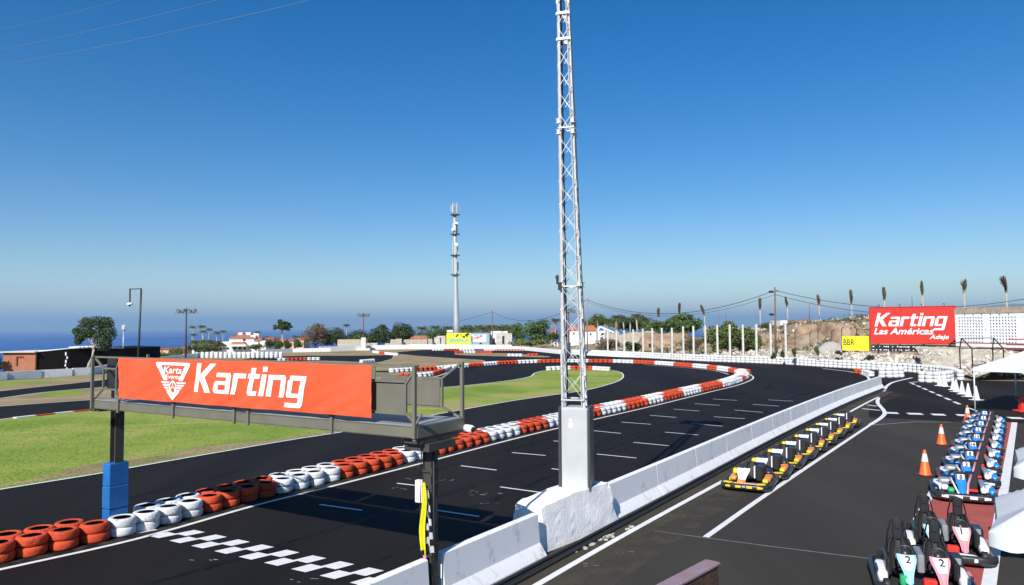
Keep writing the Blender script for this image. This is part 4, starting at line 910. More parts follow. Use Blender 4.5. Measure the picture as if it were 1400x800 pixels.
def make_kart(kind, label, group):
    t = thing('racing_kart' if kind != 'twin' else 'two_seat_kart', label, 'kart', (0, 0, 0), 0, group)
    tw = kind == 'twin'; hw, hl = (.80, 1.0) if tw else (.68, .93)
    mb = MB(); ring(mb, rr_path(hw, hl, .30), .10, .17, .15); bump = mb.build('bumper', blackp, t)
    ins = {'yellow': yellowp, 'blue': whitep, 'twin': whitep}[kind]
    sh = ((-.46, 0), (-.16, 0), (.16, 0), (.46, 0)) if not tw else ((-.45, 0), (.45, 0))
    for ix, _ in sh:
        mb = MB(); mb.rbox((ix, -hl - .052 if abs(ix) < .4 else -hl - .03, .16), (.17, .03, .075), .012, 0 if abs(ix) < .4 else (.45 if ix > 0 else -.45)); mb.build('bumper_insert', ins, bump)
    if kind == 'yellow':
        for ix in (-.48, .46): mb = MB(); mb.rbox((ix, -hl + .10, .245), (.26, .16, .03), .012, .35 * (1 if ix > 0 else -1)); mb.build('bumper_insert', ins, bump)
        mb = MB(); mb.rbox((0, -hl - .053, .165), (.10, .028, .05), .01); mb.build('bumper_insert', M("lilac_insert", (.45, .42, .6), .5), bump)
    mb = MB(); mb.box((0, -.1, .065), (hw * 1.35, hl * 1.7, .02))
    for sx in (-1, 1): mb.tube([(sx * .33, -.85, .10), (sx * .33, .8, .10)], .016, 6); mb.tube([(sx * (hw - .05), -.55, .12), (sx * (hw - .05), .6, .12)], .016, 6)
    mb.tube([(-hw + .12, .62, .14), (hw - .12, .62, .14)], .022, 8); mb.build('chassis', M("chassis_steel", (.09, .09, .10), .4, .6), t)
    for sx in (-1, 1):
        for wy, wr, ww in ((-.60, .125, .12), (.62, .135, .19)):
            mb = MB(); T = Matrix.Translation((sx * (hw - .17), wy, wr)) @ Matrix.Rotation(R_(90), 4, 'Y')
            mb.lathe([(wr * .45, -ww / 2), (wr * .85, -ww / 2), (wr, -ww * .35), (wr, ww * .35), (wr * .85, ww / 2), (wr * .45, ww / 2)], 16, T=T); wh = mb.build('wheel', rubber, t)
            mb = MB(); mb.lathe([(.001, -ww * .42), (wr * .46, -ww * .48), (wr * .46, ww * .48), (.001, ww * .42)], 12, T=T); mb.build('rim', silverp, wh)
    # nose with side pods
    nm = {'yellow': whitep, 'blue': bluep, 'twin': whitep}[kind]
    def lump(cx, cy, cz, sx, sy, sz, m, nme, tilt=0.0, par=t, two=None):
        mb = MB(); T = Matrix.Translation((cx, cy, cz)) @ Matrix.Rotation(tilt, 4, 'Z')
        def f(u, v):
            a, b = 2 * PI * u, PI * (v - .5); ca, sa, cb_, sb_ = math.cos(a), math.sin(a), math.cos(b), math.sin(b)
            q = lambda k: math.copysign(abs(k) ** .55, k)
            return Vector((sx / 2 * q(ca) * q(cb_), sy / 2 * q(sa) * q(cb_), sz / 2 * q(sb_) + (.05 * sy * q(sa) * q(cb_))))
        mb.grid(f, 20, 8, T=T); o = mb.build(nme, m, par)
        return o
    if kind == 'yellow':
        lump(-.50, .0, .19, .22, .66, .17, yellowp, 'side_pod'); pp = lump(.50, .04, .23, .22, .62, .16, orangep, 'side_pod'); lump(.50, -.34, .235, .17, .18, .13, yellowp, 'pod_tip', par=pp)
        lump(.66, .0, .13, .05, .42, .07, yellowp, 'side_trim')
        lump(0, -.74, .17, .78, .22, .10, M("cream_pink_plastic", (.70, .45, .36), .4), 'nose')
        lump(-.40, -.18, .45, .15, .16, .17, yellowp, 'engine_cover'); lump(-.42, -.36, .28, .20, .22, .13, orangep, 'fuel_tank')
        mb = MB(); panelV(mb, -.12, -.80, .17, -.36, .57, .15, .35); fr = mb.build('front_fairing', whitep, t)
        mb = MB(); panelV(mb, -.12, -.82, .16, -.70, .30, .20, .22, th=.01); mb.build('fairing_tip', orangep, fr)
        mb = MB(); swheel(mb, -.12, -.26, .60, .15, 0, 0); mb.build('steering_wheel', [blackp, whitep], t)
        mb = MB(); shell(mb, -.06, .38, .14, .40, .46, 1, 1); st = mb.build('seat', [whitep, seatm], t)
        mb = MB(); mb.rbox((.26, .10, .38), (.20, .34, .46), .03); mb.build('engine', blackp, t)
        mb = MB(); mb.rbox((.05, .70, .40), (.50, .20, .34), .03); sbb = mb.build('seat_back_box', navyp, t)
        mb = MB(); mb.rbox((.135, -.04, .42), (.045, .14, .38), .015); mb.build('side_shield', whitep, sbb)
        lump(0, .84, .24, 1.0, .16, .15, navyp, 'rear_cover'); lump(.44, .52, .34, .20, .34, .16, blackp, 'rear_wheel_cover'); lump(-.42, .42, .34, .22, .40, .16, blackp, 'rear_wheel_cover')
    elif kind == 'blue':
        for sx in (-1, 1):
            p = lump(sx * .56, .0, .26, .20, .74, .15, whitep, 'side_pod'); lump(sx * .62, -.22, .22, .18, .44, .18, bluep if sx > 0 else navyp, 'pod_side', par=p); mb = MB(); mb.rbox((sx * .56, .12, .33), (.10, .26, .03), .01, sx * -.3); mb.build('pod_sticker', bluep, p)
        lump(0, -.80, .17, .80, .20, .12, navyp, 'nose')
        mb = MB(); panelV(mb, -.06, -.88, .18, -.38, .52, .12, .22); fr = mb.build('front_fairing', bluep, t)
        mb = MB(); mb.rbox((-.06, -.44, .57), (.17, .05, .14), .015); npl = mb.build('number_plate', whitep, fr)
        mb = MB(); mb.tube([(-.15, -.82, .22), (-.23, -.5, .40), (-.28, -.3, .52)], .022, 6); mb.build('fairing_edge', whitep, fr)
        mb = MB(); mb.tube([(.04, -.82, .22), (.09, -.5, .42), (.19, -.2, .60)], .030, 6); mb.build('fairing_edge', pinkp, fr)
        mb = MB(); swheel(mb, -.06, -.26, .56, .13, 0, 0); mb.build('steering_wheel', [blackp], t)
        mb = MB(); shell(mb, -.10, .36, .14, .38, .42, 0); mb.build('seat', seatm, t)
        mb = MB(); mb.rbox((.22, .10, .38), (.25, .46, .46), .025); mb.build('engine_box', M('matt_black_box', (.012, .012, .014), .7), t)
        lump(-.38, -.02, .38, .34, .26, .16, silverp, 'tank_cover'); lump(-.42, -.38, .28, .17, .20, .12, whitep, 'tank_panel'); lump(-.30, .22, .40, .36, .30, .16, navyp, 'cooling_shroud'); lump(.44, .02, .34, .14, .66, .12, silverp, 'exhaust_cover'); lump(.44, -.42, .26, .16, .22, .12, whitep, 'tank_panel'); lump(-.20, .60, .42, .30, .22, .16, bluep, 'rear_fairing'); lump(-.30, -.60, .26, .16, .2, .12, greenp, 'fuel_cap')
        mb = MB(); mb.rbox((.22, -.20, .20), (.24, .09, .07), .02); mb.build('seat_bracket', redp, t)
        mb = MB(); mb.rbox((.0, .68, .34), (.70, .22, .32), .04); mb.build('engine', blackp, t)
        lump(0, .86, .24, 1.0, .14, .16, navyp, 'rear_cover')
    else:
        lump(0, -.90, .17, 1.0, .18, .13, whitep, 'nose')
        for sx, col in ((-1, lbluep), (1, pinkp)):
            p = lump(sx * .67, -.05, .22, .20, .80, .19, whitep, 'side_pod'); mb = MB(); mb.rbox((sx * .77, -.2, .33), (.05, .36, .05), .01); mb.build('pod_sticker', navyp if sx < 0 else pinkp, p)
            mb = MB(); f = panelV(mb, sx * .27, -.80, .24, -.34, .62, .10, .31); fr = mb.build('front_fairing', col, t)
            mb = MB(); mb.grid(lambda u, v: f(u * .76 + .12, .36 + v * .60) + Vector((0, -.012, .016)), 6, 6); npl = mb.build('number_plate', whitep, fr); npl['sx'] = sx
            mb = MB(); swheel(mb, sx * .27, -.20, .64, .13); mb.build('steering_wheel', blackp, t)
            mb = MB(); shell(mb, sx * .30, .28, .14, .46, .60); st = mb.build('seat', seatm, t)
            mb = MB(); mb.rbox((sx * .32, .50, .88), (.19, .07, .40), .03); mb.rbox((sx * .32, .455, .95), (.09, .03, .10), .01); mb.build('headrest', blackp, st)
            mb = MB(); mb.tube([(sx * .32 - .20, .66, .14), (sx * .32 - .17, .62, .75), (sx * .32 - .11, .60, 1.02), (sx * .32, .59, 1.08), (sx * .32 + .11, .60, 1.02), (sx * .32 + .17, .62, .75), (sx * .32 + .20, .66, .14)], .015, 7); mb.build('roll_hoop', blackm, t)
            mb = MB()
            for k in (-.05, .05): mb.tube([(sx * .32 + k, .40, .76), (sx * .32 + k * 1.4, .33, .45), (sx * .32 + k, .12, .24)], .016, 5)
            mb.build('seat_belt', blackp, t)
        mb = MB(); mb.rbox((0, .20, .42), (.12, .62, .34), .02, 0); mb.build('centre_tray', silverp, t)
        for sx in (-1, 1): mb = MB(); mb.rbox((sx * .56, .12, .36), (.10, .80, .34), .04); mb.build('body_panel', blackp, t)
        mb = MB(); mb.rbox((-.35, -.62, .26), (.14, .16, .18), .02); mb.build('pedal_block', greenp, t)
        mb = MB(); mb.rbox((.06, -.66, .26), (.22, .16, .14), .02); mb.build('pedal_block', redp, t)
        mb = MB(); mb.rbox((.60, .52, .34), (.34, .40, .30), .03); e = mb.build('engine', blackp, t); mb = MB(); mb.rbox((.60, .30, .42), (.24, .06, .12), .015); mb.build('air_filter', silverp, e)
        mb = MB(); mb.rbox((0, .86, .28), (1.3, .12, .22), .03); mb.build('rear_cover', blackp, t)
    return t
def kids(o):
    for c in o.children:
        yield c; yield from kids(c)
YK = make_kart('yellow', 'x', 'black and yellow karts parked along the barrier')
for i in range(9):
    loc = Vector((6.70, 21.05, .012)) + Vector((.55, .835, 0)) * 1.87 * i
    lab = 'black kart with yellow bumper inserts, at the front of the row by the barrier' if i == 0 else ('black and yellow kart at the far end of the row by the barrier' if i == 8 else f"black and yellow kart, {ORD[i + 1]} from the front of the row by the barrier")
    if i == 0: YK.location = loc; YK.rotation_euler = (0, 0, R_(-28)); YK.scale = (.92, 1.08, .90); YK['label'] = lab
    else: dup(YK, loc, R_(-28) + random.uniform(-.06, .06), lab)
BK = make_kart('blue', 'x', 'blue and white karts packed in the red bay')
nums = ['8', '3', '8', '14', '13', '2', '6', '5', '4']
def plate_num(t, s):
    for o in list(kids(t)):
        if o.name.startswith('number_plate'):
            m_ = MB()
            if 'sx' not in o.keys():
                T = Matrix.Translation((-.06, -.4665, .575)) @ Matrix.Rotation(R_(90), 4, 'X'); w_ = .05 * len(s); put_text(m_, T, s, -w_ / 2 - .01, -.06, width=w_ + .02, height=.12, bold=.03)
            else:
                sx = o['sx']; T = Matrix.Translation((sx * .27, -.470, .585)) @ Matrix.Rotation(R_(39), 4, 'X'); put_text(m_, T, s, -.035, -.08, height=.16, bold=.015, sx=.9)
            m_.build('number', blackp, o)
srcs = []
for i in range(9):
    loc = Vector((11.75, 19.55, .012)) + Vector((.565, .825, 0)) * 2.08 * i
    lab = 'blue and white kart nearest the camera in the packed bay' if i == 0 else ('blue and white kart at the far end of the packed bay' if i == 8 else f"blue and white kart, {ORD[i + 1]} from the near end of the packed bay")
    if i == 0: BK.location = loc; BK.rotation_euler = (0, 0, R_(-26)); BK['label'] = lab; srcs.append(BK)
    else: srcs.append(dup(BK, loc, R_(-26) + random.uniform(-.04, .04), lab))
for t_, s_ in zip(srcs, nums): plate_num(t_, s_)
TK = make_kart('twin', 'black two seat kart with number 2 on both fairings, nearest at lower right', 'two seat karts at the near end of the bay'); TK.location = (7.02, 12.95, .012); TK.rotation_euler = (0, 0, R_(-21)); TK.scale = (.92,) * 3
T1 = dup(TK, Vector((8.52, 14.8, .012)), R_(-23), 'black two seat kart with number 1 on both fairings, behind the number 2 kart'); plate_num(TK, '2'); plate_num(T1, '1')

# ============================================================ parasols and marquee
def parasol(corner, label, s=2.1, zl=2.1, zp=2.75):
    a = Vector((.57, .82, 0)); b = Vector((.82, -.57, 0)); c = corner + a * s / 2 + b * s / 2
    t = thing('parasol', label, 'parasol', (c.x, c.y, 0), math.atan2(-.57, .82), 'white square parasols beside the pit lane')
    h = s / 2; n = 12
    def f(u, v, e=0):
        x, y = (u - .5) * 2, (v - .5) * 2; m_ = max(abs(x), abs(y)); dg = min(abs(x), abs(y)) / max(m_, 1e-5)
        z = zp - (zp - zl) * m_ ** 1.15 + .05 * dg * m_ - .07 * (1 - dg) * math.sin(m_ * PI) - .05 * (1 - dg ** 2) * 0
        bow = 1 - .05 * (1 - dg) * m_
        return Vector((x * h * bow, y * h * bow, z + e))
    mb = MB(); mb.grid(lambda u, v: f(u, v), 24, 24, smooth=True)
    ed = [f(i / 24, 0) for i in range(24)] + [f(1, i / 24) for i in range(24)] + [f(1 - i / 24, 1) for i in range(24)] + [f(0, 1 - i / 24) for i in range(24)]
    k = len(ed); low = [p + Vector((.02 * math.sin(i * 1.1), .02 * math.cos(i * .9), -.16 - .03 * math.sin(i * .8))) for i, p in enumerate(ed)]
    mb.add(ed + low, [(i, (i + 1) % k, k + (i + 1) % k, k + i) for i in range(k)], 0, True); mb.build('canopy', sailm, t)
    mb = MB(); mb.tube([(0, 0, 0), (0, 0, zp + .02)], .024, 10); mb.build('pole', galvw, t)
    for sx in (-1, 1):
        for sy in (-1, 1): mb = MB(); mb.tube([(0, 0, zp - .08), (sx * h * .97, sy * h * .97, zl - .01)], .012, 6); mb.build('rib', galvw, t)
    mb = MB(); mb.rbox((0, 0, .05), (.6, .6, .1), .02); mb.build('base', concretem, t)
parasol(Vector((5.38, 8.48, 0)), 'white square parasol whose near corner juts in at lower right'); parasol(Vector((8.22, 12.25, 0)), 'white square parasol corner farther back at the right edge')
mq = thing('marquee', 'large white tent roof at the far right edge beyond the dark yard', 'tent', (29.9, 37.6, 0), R_(45), None)
mb = MB(); hx, hy = 4.65, 4.65
e = [Vector((-hx, -hy, 2.3)), Vector((hx, -hy, 2.3)), Vector((hx, hy, 2.3)), Vector((-hx, hy, 2.3))]; pk_ = Vector((0, 0, 4.9))
for i in range(4):
    a, b = e[i], e[(i + 1) % 4]
    mb.grid(lambda u, v: (a + (b - a) * u) * (1 - v) + pk_ * v - Vector((0, 0, .22 * math.sin(v * PI))), 8, 8)
    mb.add([a, b, b - Vector((0, 0, .18)), a - Vector((0, 0, .18))], [(0, 1, 2, 3)])
mb.build('tent_roof', sailm, mq)
for i in range(4): mb = MB(); mb.tube([(e[i].x * .99, e[i].y * .99, 0), (e[i].x * .99, e[i].y * .99, 2.27)], .035, 8); mb.build('leg', galvw, mq)
# red plastic barrier block at the right edge
p = P(1409, 563.5); mb = MB(); mb.rbox((0, 0, .38), (1.1, .45, .74), .1); mb.rbox((0, 0, .06), (1.5, .6, .1), .03); o = mb.build('plastic_barrier', redp, loc=p); tag(o, 'red plastic barrier block at the right edge of the yard', 'barrier')
# rusty beam end in the foreground
be = thing('rusty_beam', 'rusty brown steel beam end poking up at the bottom edge', 'beam', (0, 0, 0))
q0 = D(974, 768, 3.45); dd = Vector((-.66, -.75, 0)); 
mb = MB(); T = Matrix.Translation(q0) @ Matrix.Rotation(math.atan2(dd.y, dd.x), 4, 'Z'); mb.rbox((.9, 0, -.105), (1.8, .062, .19), .004, T=T); mb.rbox((.05, 0, -.60), (.10, .06, .80), .006, T=T)
mb.build('beam', M('shaded_rust', (.05, .028, .02), .7, .2, var=.5, scale=22, bump=.5, bscale=70, col2=(.13, .06, .04)), be)  # rust darkened, so the shade of the beam's side sits in the colour
mb = MB(); mb.rbox((.9, 0, -.003), (1.81, .075, .014), .003, T=T); mb.build('beam_lit_top', M('lit_top_tone', (.30, .17, .16), .6, .1, var=.3, scale=14, bump=.4, bscale=60, col2=(.30, .24, .30)), be)  # added strip whose paler colour stands for the sunlit top face
mb = MB(); 
for k in (.3, .9): mb.tube([T @ Vector((k, 0, -.5)), T @ Vector((k, 0, -.09))], .012, 6)
mb.tube([T @ Vector((.05, 0, -.5)), T @ Vector((1.8, 0, -.5))], .012, 6); mb.build('guard_rail', rustm, be)
mb = MB(); mb.rbox((.2, -1.6, 1.44), (6, 3.6, 2.9), .02); o = mb.build('viewing_terrace', concretem); tag(o, 'pale concrete viewing terrace under the viewpoint', 'terrace') if False else bpy.data.objects.remove(o)

# ============================================================ billboard and signs
def sign_frame(pl, pr):
    """matrix at the left foot: x along the board, y up-plane via 90 deg turn, z towards the viewer"""
    d = pr - pl; d.z = 0; L_ = d.length; a = math.atan2(d.y, d.x); return Matrix.Translation((pl.x, pl.y, 0)) @ Matrix.Rotation(a, 4, 'Z'), L_
pl, pr = D(1189, 447, 80.5), D(1308, 447, 75); Tm, BL_ = sign_frame(pl, pr)
zb, zt = DZ(470.5, 77.7, 1250), DZ(419, 77.7, 1250)
bb = thing('billboard', 'big red billboard reading Karting Las Américas Adeje on steel legs', 'billboard', Tm.translation, Tm.to_euler().z)
mb = MB(); mb.rbox((BL_ / 2, 0, (zb + zt) / 2), (BL_, .12, zt - zb), .03); pn = mb.build('sign_panel', boardred, bb)
mb = MB(); fr = .09; dk = M("dark_red_frame", (.40, .02, .015), .5)
for z in (zb + fr / 2, zt - fr / 2): mb.box((BL_ / 2, -.075, z), (BL_ - .02, .03, fr))
for x in (fr / 2, BL_ - fr / 2): mb.box((x, -.075, (zb + zt) / 2), (fr, .03, zt - zb - 2 * fr - .004))
mb.build('sign_frame', dk, bb)
TX = Matrix.Translation((0, -.066, zb)) @ Matrix.Rotation(R_(90), 4, 'X'); Hh = zt - zb
mb = MB(); block_word(mb, TX, .52, Hh * .475, Hh * .255, BL_ * .855, .25)
put_text(mb, TX, "Las Américas", .42, Hh * .255, width=BL_ * .70, height=Hh * .175, shear=.28, bold=.022)
put_text(mb, TX, "Adeje", BL_ * .70, Hh * .10, width=BL_ * .215, height=Hh * .155, shear=.28, bold=.022)
mb.build('sign_lettering', bwhite, bb)
for k, x in enumerate((.75, 2.85, 5.05, 7.35)):
    mb = MB(); mb.box((x * BL_ / 8, .12, zt / 2), (.12, .10, zt)); mb.build('leg', blackm, bb)
mb = MB(); z1_, z0_ = zb - .08, zb - .80; mb.box((BL_ / 2 + .1, -.02, (z0_ + z1_) / 2), (BL_, .05, z1_ - z0_)); mp_ = mb.build('lower_panel', blackp, bb)
rr = random.Random(4)
for seg in range(4):
    mb = MB(); x = .25 + seg * 2.0; prev = None
    while x < min(BL_ - .1, 1.95 + seg * 2.0):
        w_ = rr.uniform(.05, .13)
        for zz, hh in ((z1_ - .22, .14), (z0_ + .16, .12)):
            if rr.random() < .8: mb.box((x, -.047, zz + rr.uniform(-.02, .02)), (w_, .006, hh * rr.uniform(.6, 1)))
        x += w_ + .05
    mb.build('sign_lettering', bwhite, mp_)
for i, x in enumerate((1.0, 3.0, 5.0, 7.0)):
    mb = MB(); mb.tube([(x * BL_ / 8, 0, zt), (x * BL_ / 8, -.25, zt + .22)], .02, 5); mb.box((x * BL_ / 8, -.28, zt + .2), (.16, .1, .07)); mb.build('spot_lamp', blackm, bb)
# yellow BBR sign
pl, pr = D(1151, 447, 84), D(1189.5, 447, 82); Tm, L2 = sign_frame(pl, pr); zb2, zt2 = DZ(479.3, 83, 1170), DZ(459.6, 83, 1170)
yb = thing('yellow_sign', 'small bright yellow sign with black letters BBR, left of the red billboard', 'sign', Tm.translation, Tm.to_euler().z)
ysm = M("yellow_sign_vinyl", (.78, .76, .02), .5, var=.03)
mb = MB(); mb.box((L2 / 2, 0, (zb2 + zt2) / 2), (L2, .06, zt2 - zb2)); mb.build('sign_panel', ysm, yb)
TX = Matrix.Translation((0, -.034, zb2)) @ Matrix.Rotation(R_(90), 4, 'X'); H2 = zt2 - zb2
mb = MB(); put_text(mb, TX, "BBR", .14, H2 * .36, width=L2 * .40, height=H2 * .42, bold=.012); mb.build('sign_lettering', blackp, yb)
mb = MB(); olv = M("faint_olive_print", (.42, .40, .05), .6)
for r in range(4): mb.add([(L2 * .5, H2 * (.3 + .12 * r), 0), (L2 * (.72 - .03 * (r % 2)), H2 * (.3 + .12 * r), 0), (L2 * (.72 - .03 * (r % 2)), H2 * (.33 + .12 * r), 0), (L2 * .5, H2 * (.33 + .12 * r), 0)], [(0, 1, 2, 3)], T=TX)
for r in range(5): mb.add([(L2 * .84, H2 * (.28 + .1 * r), 0), (L2 * .93, H2 * (.28 + .1 * r), 0), (L2 * .93, H2 * (.33 + .1 * r), 0), (L2 * .84, H2 * (.33 + .1 * r), 0)], [(0, 1, 2, 3)], T=TX)
mb.build('sign_small_print', olv, yb)
for x in (.2, L2 - .2): mb = MB(); mb.box((x, .07, zt2 / 2), (.08, .08, zt2)); mb.build('leg', blackm, yb)
# Seranca sign + white sign
def flatsign(name, label, x0, x1, y0, y1, Y, m, tk=.1):
    a, b = D(x0, 447, Y), D(x1, 447, Y); z0, z1 = DZ(y1, Y, x0), DZ(y0, Y, x0); t = thing(name, label, 'sign', (a.x, Y, 0)); w_ = b.x - a.x
    mb = MB(); mb.box((w_ / 2, 0, (z0 + z1) / 2), (w_, tk, z1 - z0)); mb.build('sign_panel', m, t)
    for x in (.2, w_ - .2): mb = MB(); mb.box((x, .12, z1 / 2 - .1), (.1, .1, z1 + .1)); mb.build('leg', galv, t)
    return t, w_, z0, z1 - z0
t, w_, z0, hh = flatsign('yellow_sign', 'yellow hoarding with blue lettering and black spots, at the mast foot', 610.5, 643, 455.5, 471, 157, ysm)
TX = Matrix.Translation((0, -.056, z0)) @ Matrix.Rotation(R_(90), 4, 'X'); mb = MB(); put_text(mb, TX, "SERANCA", w_ * .10, hh * .20, width=w_ * .82, height=hh * .33, bold=.04, shear=.1); mb.build('sign_lettering', M("sea_blue_lettering", (.02, .38, .42), .5), t)
mb = MB()
for (x, y, r) in ((.42, .72, .05), (.47, .84, .05), (.60, .86, .03), (.64, .74, .03), (.73, .66, .06), (.82, .82, .06), (.90, .88, .07), (.86, .70, .04)): mb.add([(w_ * (x + r * math.cos(i * PI / 4)), hh * (y + r * 1.6 * math.sin(i * PI / 4)), 0) for i in range(8)], [tuple(range(8))], T=TX)
mb.build('sign_spots', blackp, t)
t, w_, z0, hh = flatsign('white_sign', 'white hoarding with red script beside the yellow hoarding', 644.5, 665, 457.5, 467.5, 158, M("pale_lilac_board", (.62, .60, .68), .6))
TX = Matrix.Translation((0, -.056, z0)) @ Matrix.Rotation(R_(90), 4, 'X'); mb = MB()
for (a, b, c, d) in ((.08, .32, .50, .46), (.12, .5, .62, .62), (.3, .62, .75, .72)): mb.add([(w_ * a, hh * b, 0), (w_ * c, hh * (d - .02), 0), (w_ * c, hh * (d + .06), 0), (w_ * a, hh * (b + .07), 0)], [(0, 1, 2, 3)], T=TX)
mb.build('sign_script', M("sign_red", (.6, .05, .08), .5), t)
mb = MB()
for (x, y, r) in ((.25, .84, .04), (.42, .86, .03), (.62, .88, .035), (.68, .80, .04)): mb.add([(w_ * (x + r * math.cos(i * PI / 3)), hh * (y + r * 2 * math.sin(i * PI / 3)), 0) for i in range(6)], [tuple(range(6))], T=TX)
mb.build('sign_spots', blackp, t)

# ============================================================ poles, masts, lamps
def gz_(x, y): return H(x, y)
def at(px, Y): p = D(px, 447, Y); return Vector((p.x, Y, gz_(p.x, Y)))
def ztop(py, Y, px): return DZ(py, Y, px)
b = at(189, 70); zt_ = ztop(394.5, 70, 190)
t = thing('street_lamp', 'tall dark lamp post with a square hooked arm and hanging lamp', 'street lamp', b); h = zt_ - b.z
mb = MB(); mb.tube([(0, 0, 0), (.12, 0, h * .5), (.22, 0, h)], .11, 10, r1=.085); mb.build('pole', M("dark_green_steel", (.035, .045, .045), .5, .2), t)
mb = MB(); mb.bar((.25, 0, h - .02), (-.86, 0, h - .06), .09); mb.bar((-.84, 0, h), (-.84, 0, h - 1.35), .11); mb.build('arm', M("dark_green_steel", (.035, .045, .045), .5, .2), t)
mb = MB(); mb.lathe([(.001, .12), (.1, .1), (.30, -.05), (.30, -.12), (.1, -.14), (.001, -.14)], 14, T=Matrix.Translation((-.84, 0, h - 1.42))); l = mb.build('lamp_shade', whitep, t)
mb = MB(); mb.lathe([(.10, 0), (.09, -.12), (.001, -.14)], 10, T=Matrix.Translation((-.84, 0, h - 1.565))); mb.build('lamp_bulb', blackp, l)
b = at(169, 88); h = ztop(447, 88, 169) - b.z
t = thing('garden_lamp', 'thin grey post with a small white lamp head, left of the tall lamp', 'lamp', b)
mb = MB(); mb.tube([(0, 0, 0), (0, 0, h - .2)], .05, 8); mb.build('pole', galv, t); mb = MB(); mb.rbox((0.05, 0, h - .1), (.5, .4, .75), .15); mb.build('lamp_head', M("pale_grey_cover", (.45, .5, .55), .4), t)
def floodmast(name, px, pyt, Y, wid, label, heads=4, m=None, base=None, sides=(1, 1), hs=.55):
    m = m or M("dark_brown_steel", (.05, .03, .028), .6); b = at(px, Y) if base is None else base; h = ztop(pyt, Y, px) - b.z; t = thing(name, label, 'floodlight', b)
    mb = MB(); mb.tube([(0, 0, 0), (0, 0, h)], .13, 8, r1=.09); mb.build('pole', m, t)
    mb = MB(); mb.bar((-wid / 2 * sides[0], 0, h - .62), (wid / 2 * sides[1], 0, h - .62), .07); mb.build('crossbar', m, t)
    for i in range(heads):
        x = -wid / 2 + wid * (i + .5) / heads
        if (x < 0 and not sides[0]) or (x > 0 and not sides[1]): continue
        mb = MB(); T = Matrix.Translation((x, -.1 if i % 2 else .15, h - .34)) @ Matrix.Rotation(R_(-30 if i % 2 else 25), 4, 'Y'); mb.rbox((0, 0, 0), (hs, .3, hs * .6), .06, T=T); hd = mb.build('lamp_head', blackm, t)
        mb = MB(); mb.box((0, -.155, 0), (hs * .8, .01, hs * .42), T=T); mb.build('lamp_glass', M("lamp_glass", (.16, .17, .19), .3), hd)
    return t
floodmast('floodlight_mast', 254.5, 421.5, 96, 2.9, 'dark floodlight pole with four lamps, left of the white villa', 4)
t = floodmast('floodlight_mast', 497, 428.5, 152, 2.5, 'reddish floodlight pole rising from a thick white pillar', 4, M("red_brown_steel", (.13, .05, .045), .6), hs=.75)
mb = MB(); mb.box((0, 0, 1.1), (.85, .85, 3.0)); mb.box((0, 0, .2), (2.6, 1.4, .5)); o = mb.build('white_pillar', M("pillar_white", (.60, .58, .52), .8, var=.15), loc=at(497.5, 147)); tag(o, 'thick pale pillar standing before the white wall left of centre', 'pillar')
fm = floodmast('floodlight_mast', 777.5, 422, 108, 2.0, 'red brown floodlight pole seen through the lattice mast, blue pad below', 3, M("red_brown_steel", (.13, .05, .045), .6), sides=(0, 1), hs=.65)
mb = MB(); mb.tube([(0, 0, 0), (0, 0, 2.15)], .32, 12); mb.tube([(0, 0, .7), (0, 0, .74)], .335, 12); mb.tube([(0, 0, 1.42), (0, 0, 1.46)], .335, 12); o = mb.build('post_pad', bluetyre, loc=Vector((fm.location.x, fm.location.y - 1, 0))); 
o.location = P(777.5, 488.3); tag(o, 'blue round pad seen through the lattice mast at track side', 'pad')
# telecom monopole
b = at(622.5, 175); h = ztop(278, 175, 621) - b.z; t = thing('telecom_mast', 'tall grey telecom monopole with four tiers of antennas', 'mast', b)
zz = lambda py: ztop(py, 175, 621) - b.z
mb = MB(); mb.tube([(.35, 0, 0), (.25, 0, zz(440)), (0.1, 0, zz(380)), (-.05, 0, zz(330)), (-.1, 0, zz(292))], [.72, .66, .52, .42, .34], 16); mb.build('pole', galv, t)
mb = MB(); mb.tube([(-.1, 0, zz(292)), (-.1, 0, zz(276))], .04, 6); mb.build('lightning_rod', galv, t)
antm = M("antenna_grey", (.44, .45, .45), .5, var=.08)
for i, (py, hh, R2, nA) in enumerate(((294, 2.3, .95, 6), (320.5, 2.6, .55, 3), (349.5, 2.9, .62, 5), (376, 3.4, .72, 4))):
    tr = MB(); z0 = zz(py); tr.lathe([(.3, z0), (1.15, z0), (1.15, z0 + .12), (.3, z0 + .12)], 16, closed=True); 
    for k in range(8): a = k * PI / 4; tr.bar((.3 * math.cos(a), .3 * math.sin(a), z0 - .35), (1.1 * math.cos(a), 1.1 * math.sin(a), z0), .05)
    tier = tr.build('antenna_tier', M("tier_steel", (.16, .16, .17), .5, .4), t)
    for k in range(nA):
        a = 2 * PI * k / nA + i * .7; x, y = R2 * math.cos(a), R2 * math.sin(a)
        m_ = MB(); m_.rbox((x, y, z0 + .35 + hh / 2 * (1 if i != 1 else .8)), (.36, .22, hh * (1 if (k + i) % 3 else .6)), .05, a + PI / 2); m_.bar((x * .5, y * .5, z0 + hh * .4), (x, y, z0 + hh * .4), .06); m_.build('antenna', antm, tier)
    if i in (1, 2):
        m_ = MB(); m_.lathe([(.001, -.15), (.38, -.1), (.40, .1), (.001, .15)], 14, T=Matrix.Translation((-.45 + .9 * (i - 1), -.65, z0 + 1.0 + (i - 1) * 1.4)) @ Matrix.Rotation(R_(80), 4, 'X')); m_.build('dish', whitep, tier)
        m_ = MB(); m_.rbox((.3, -.55, z0 + 2.6), (.9, .3, .5), .06); m_.build('radio_box', whitep, tier)
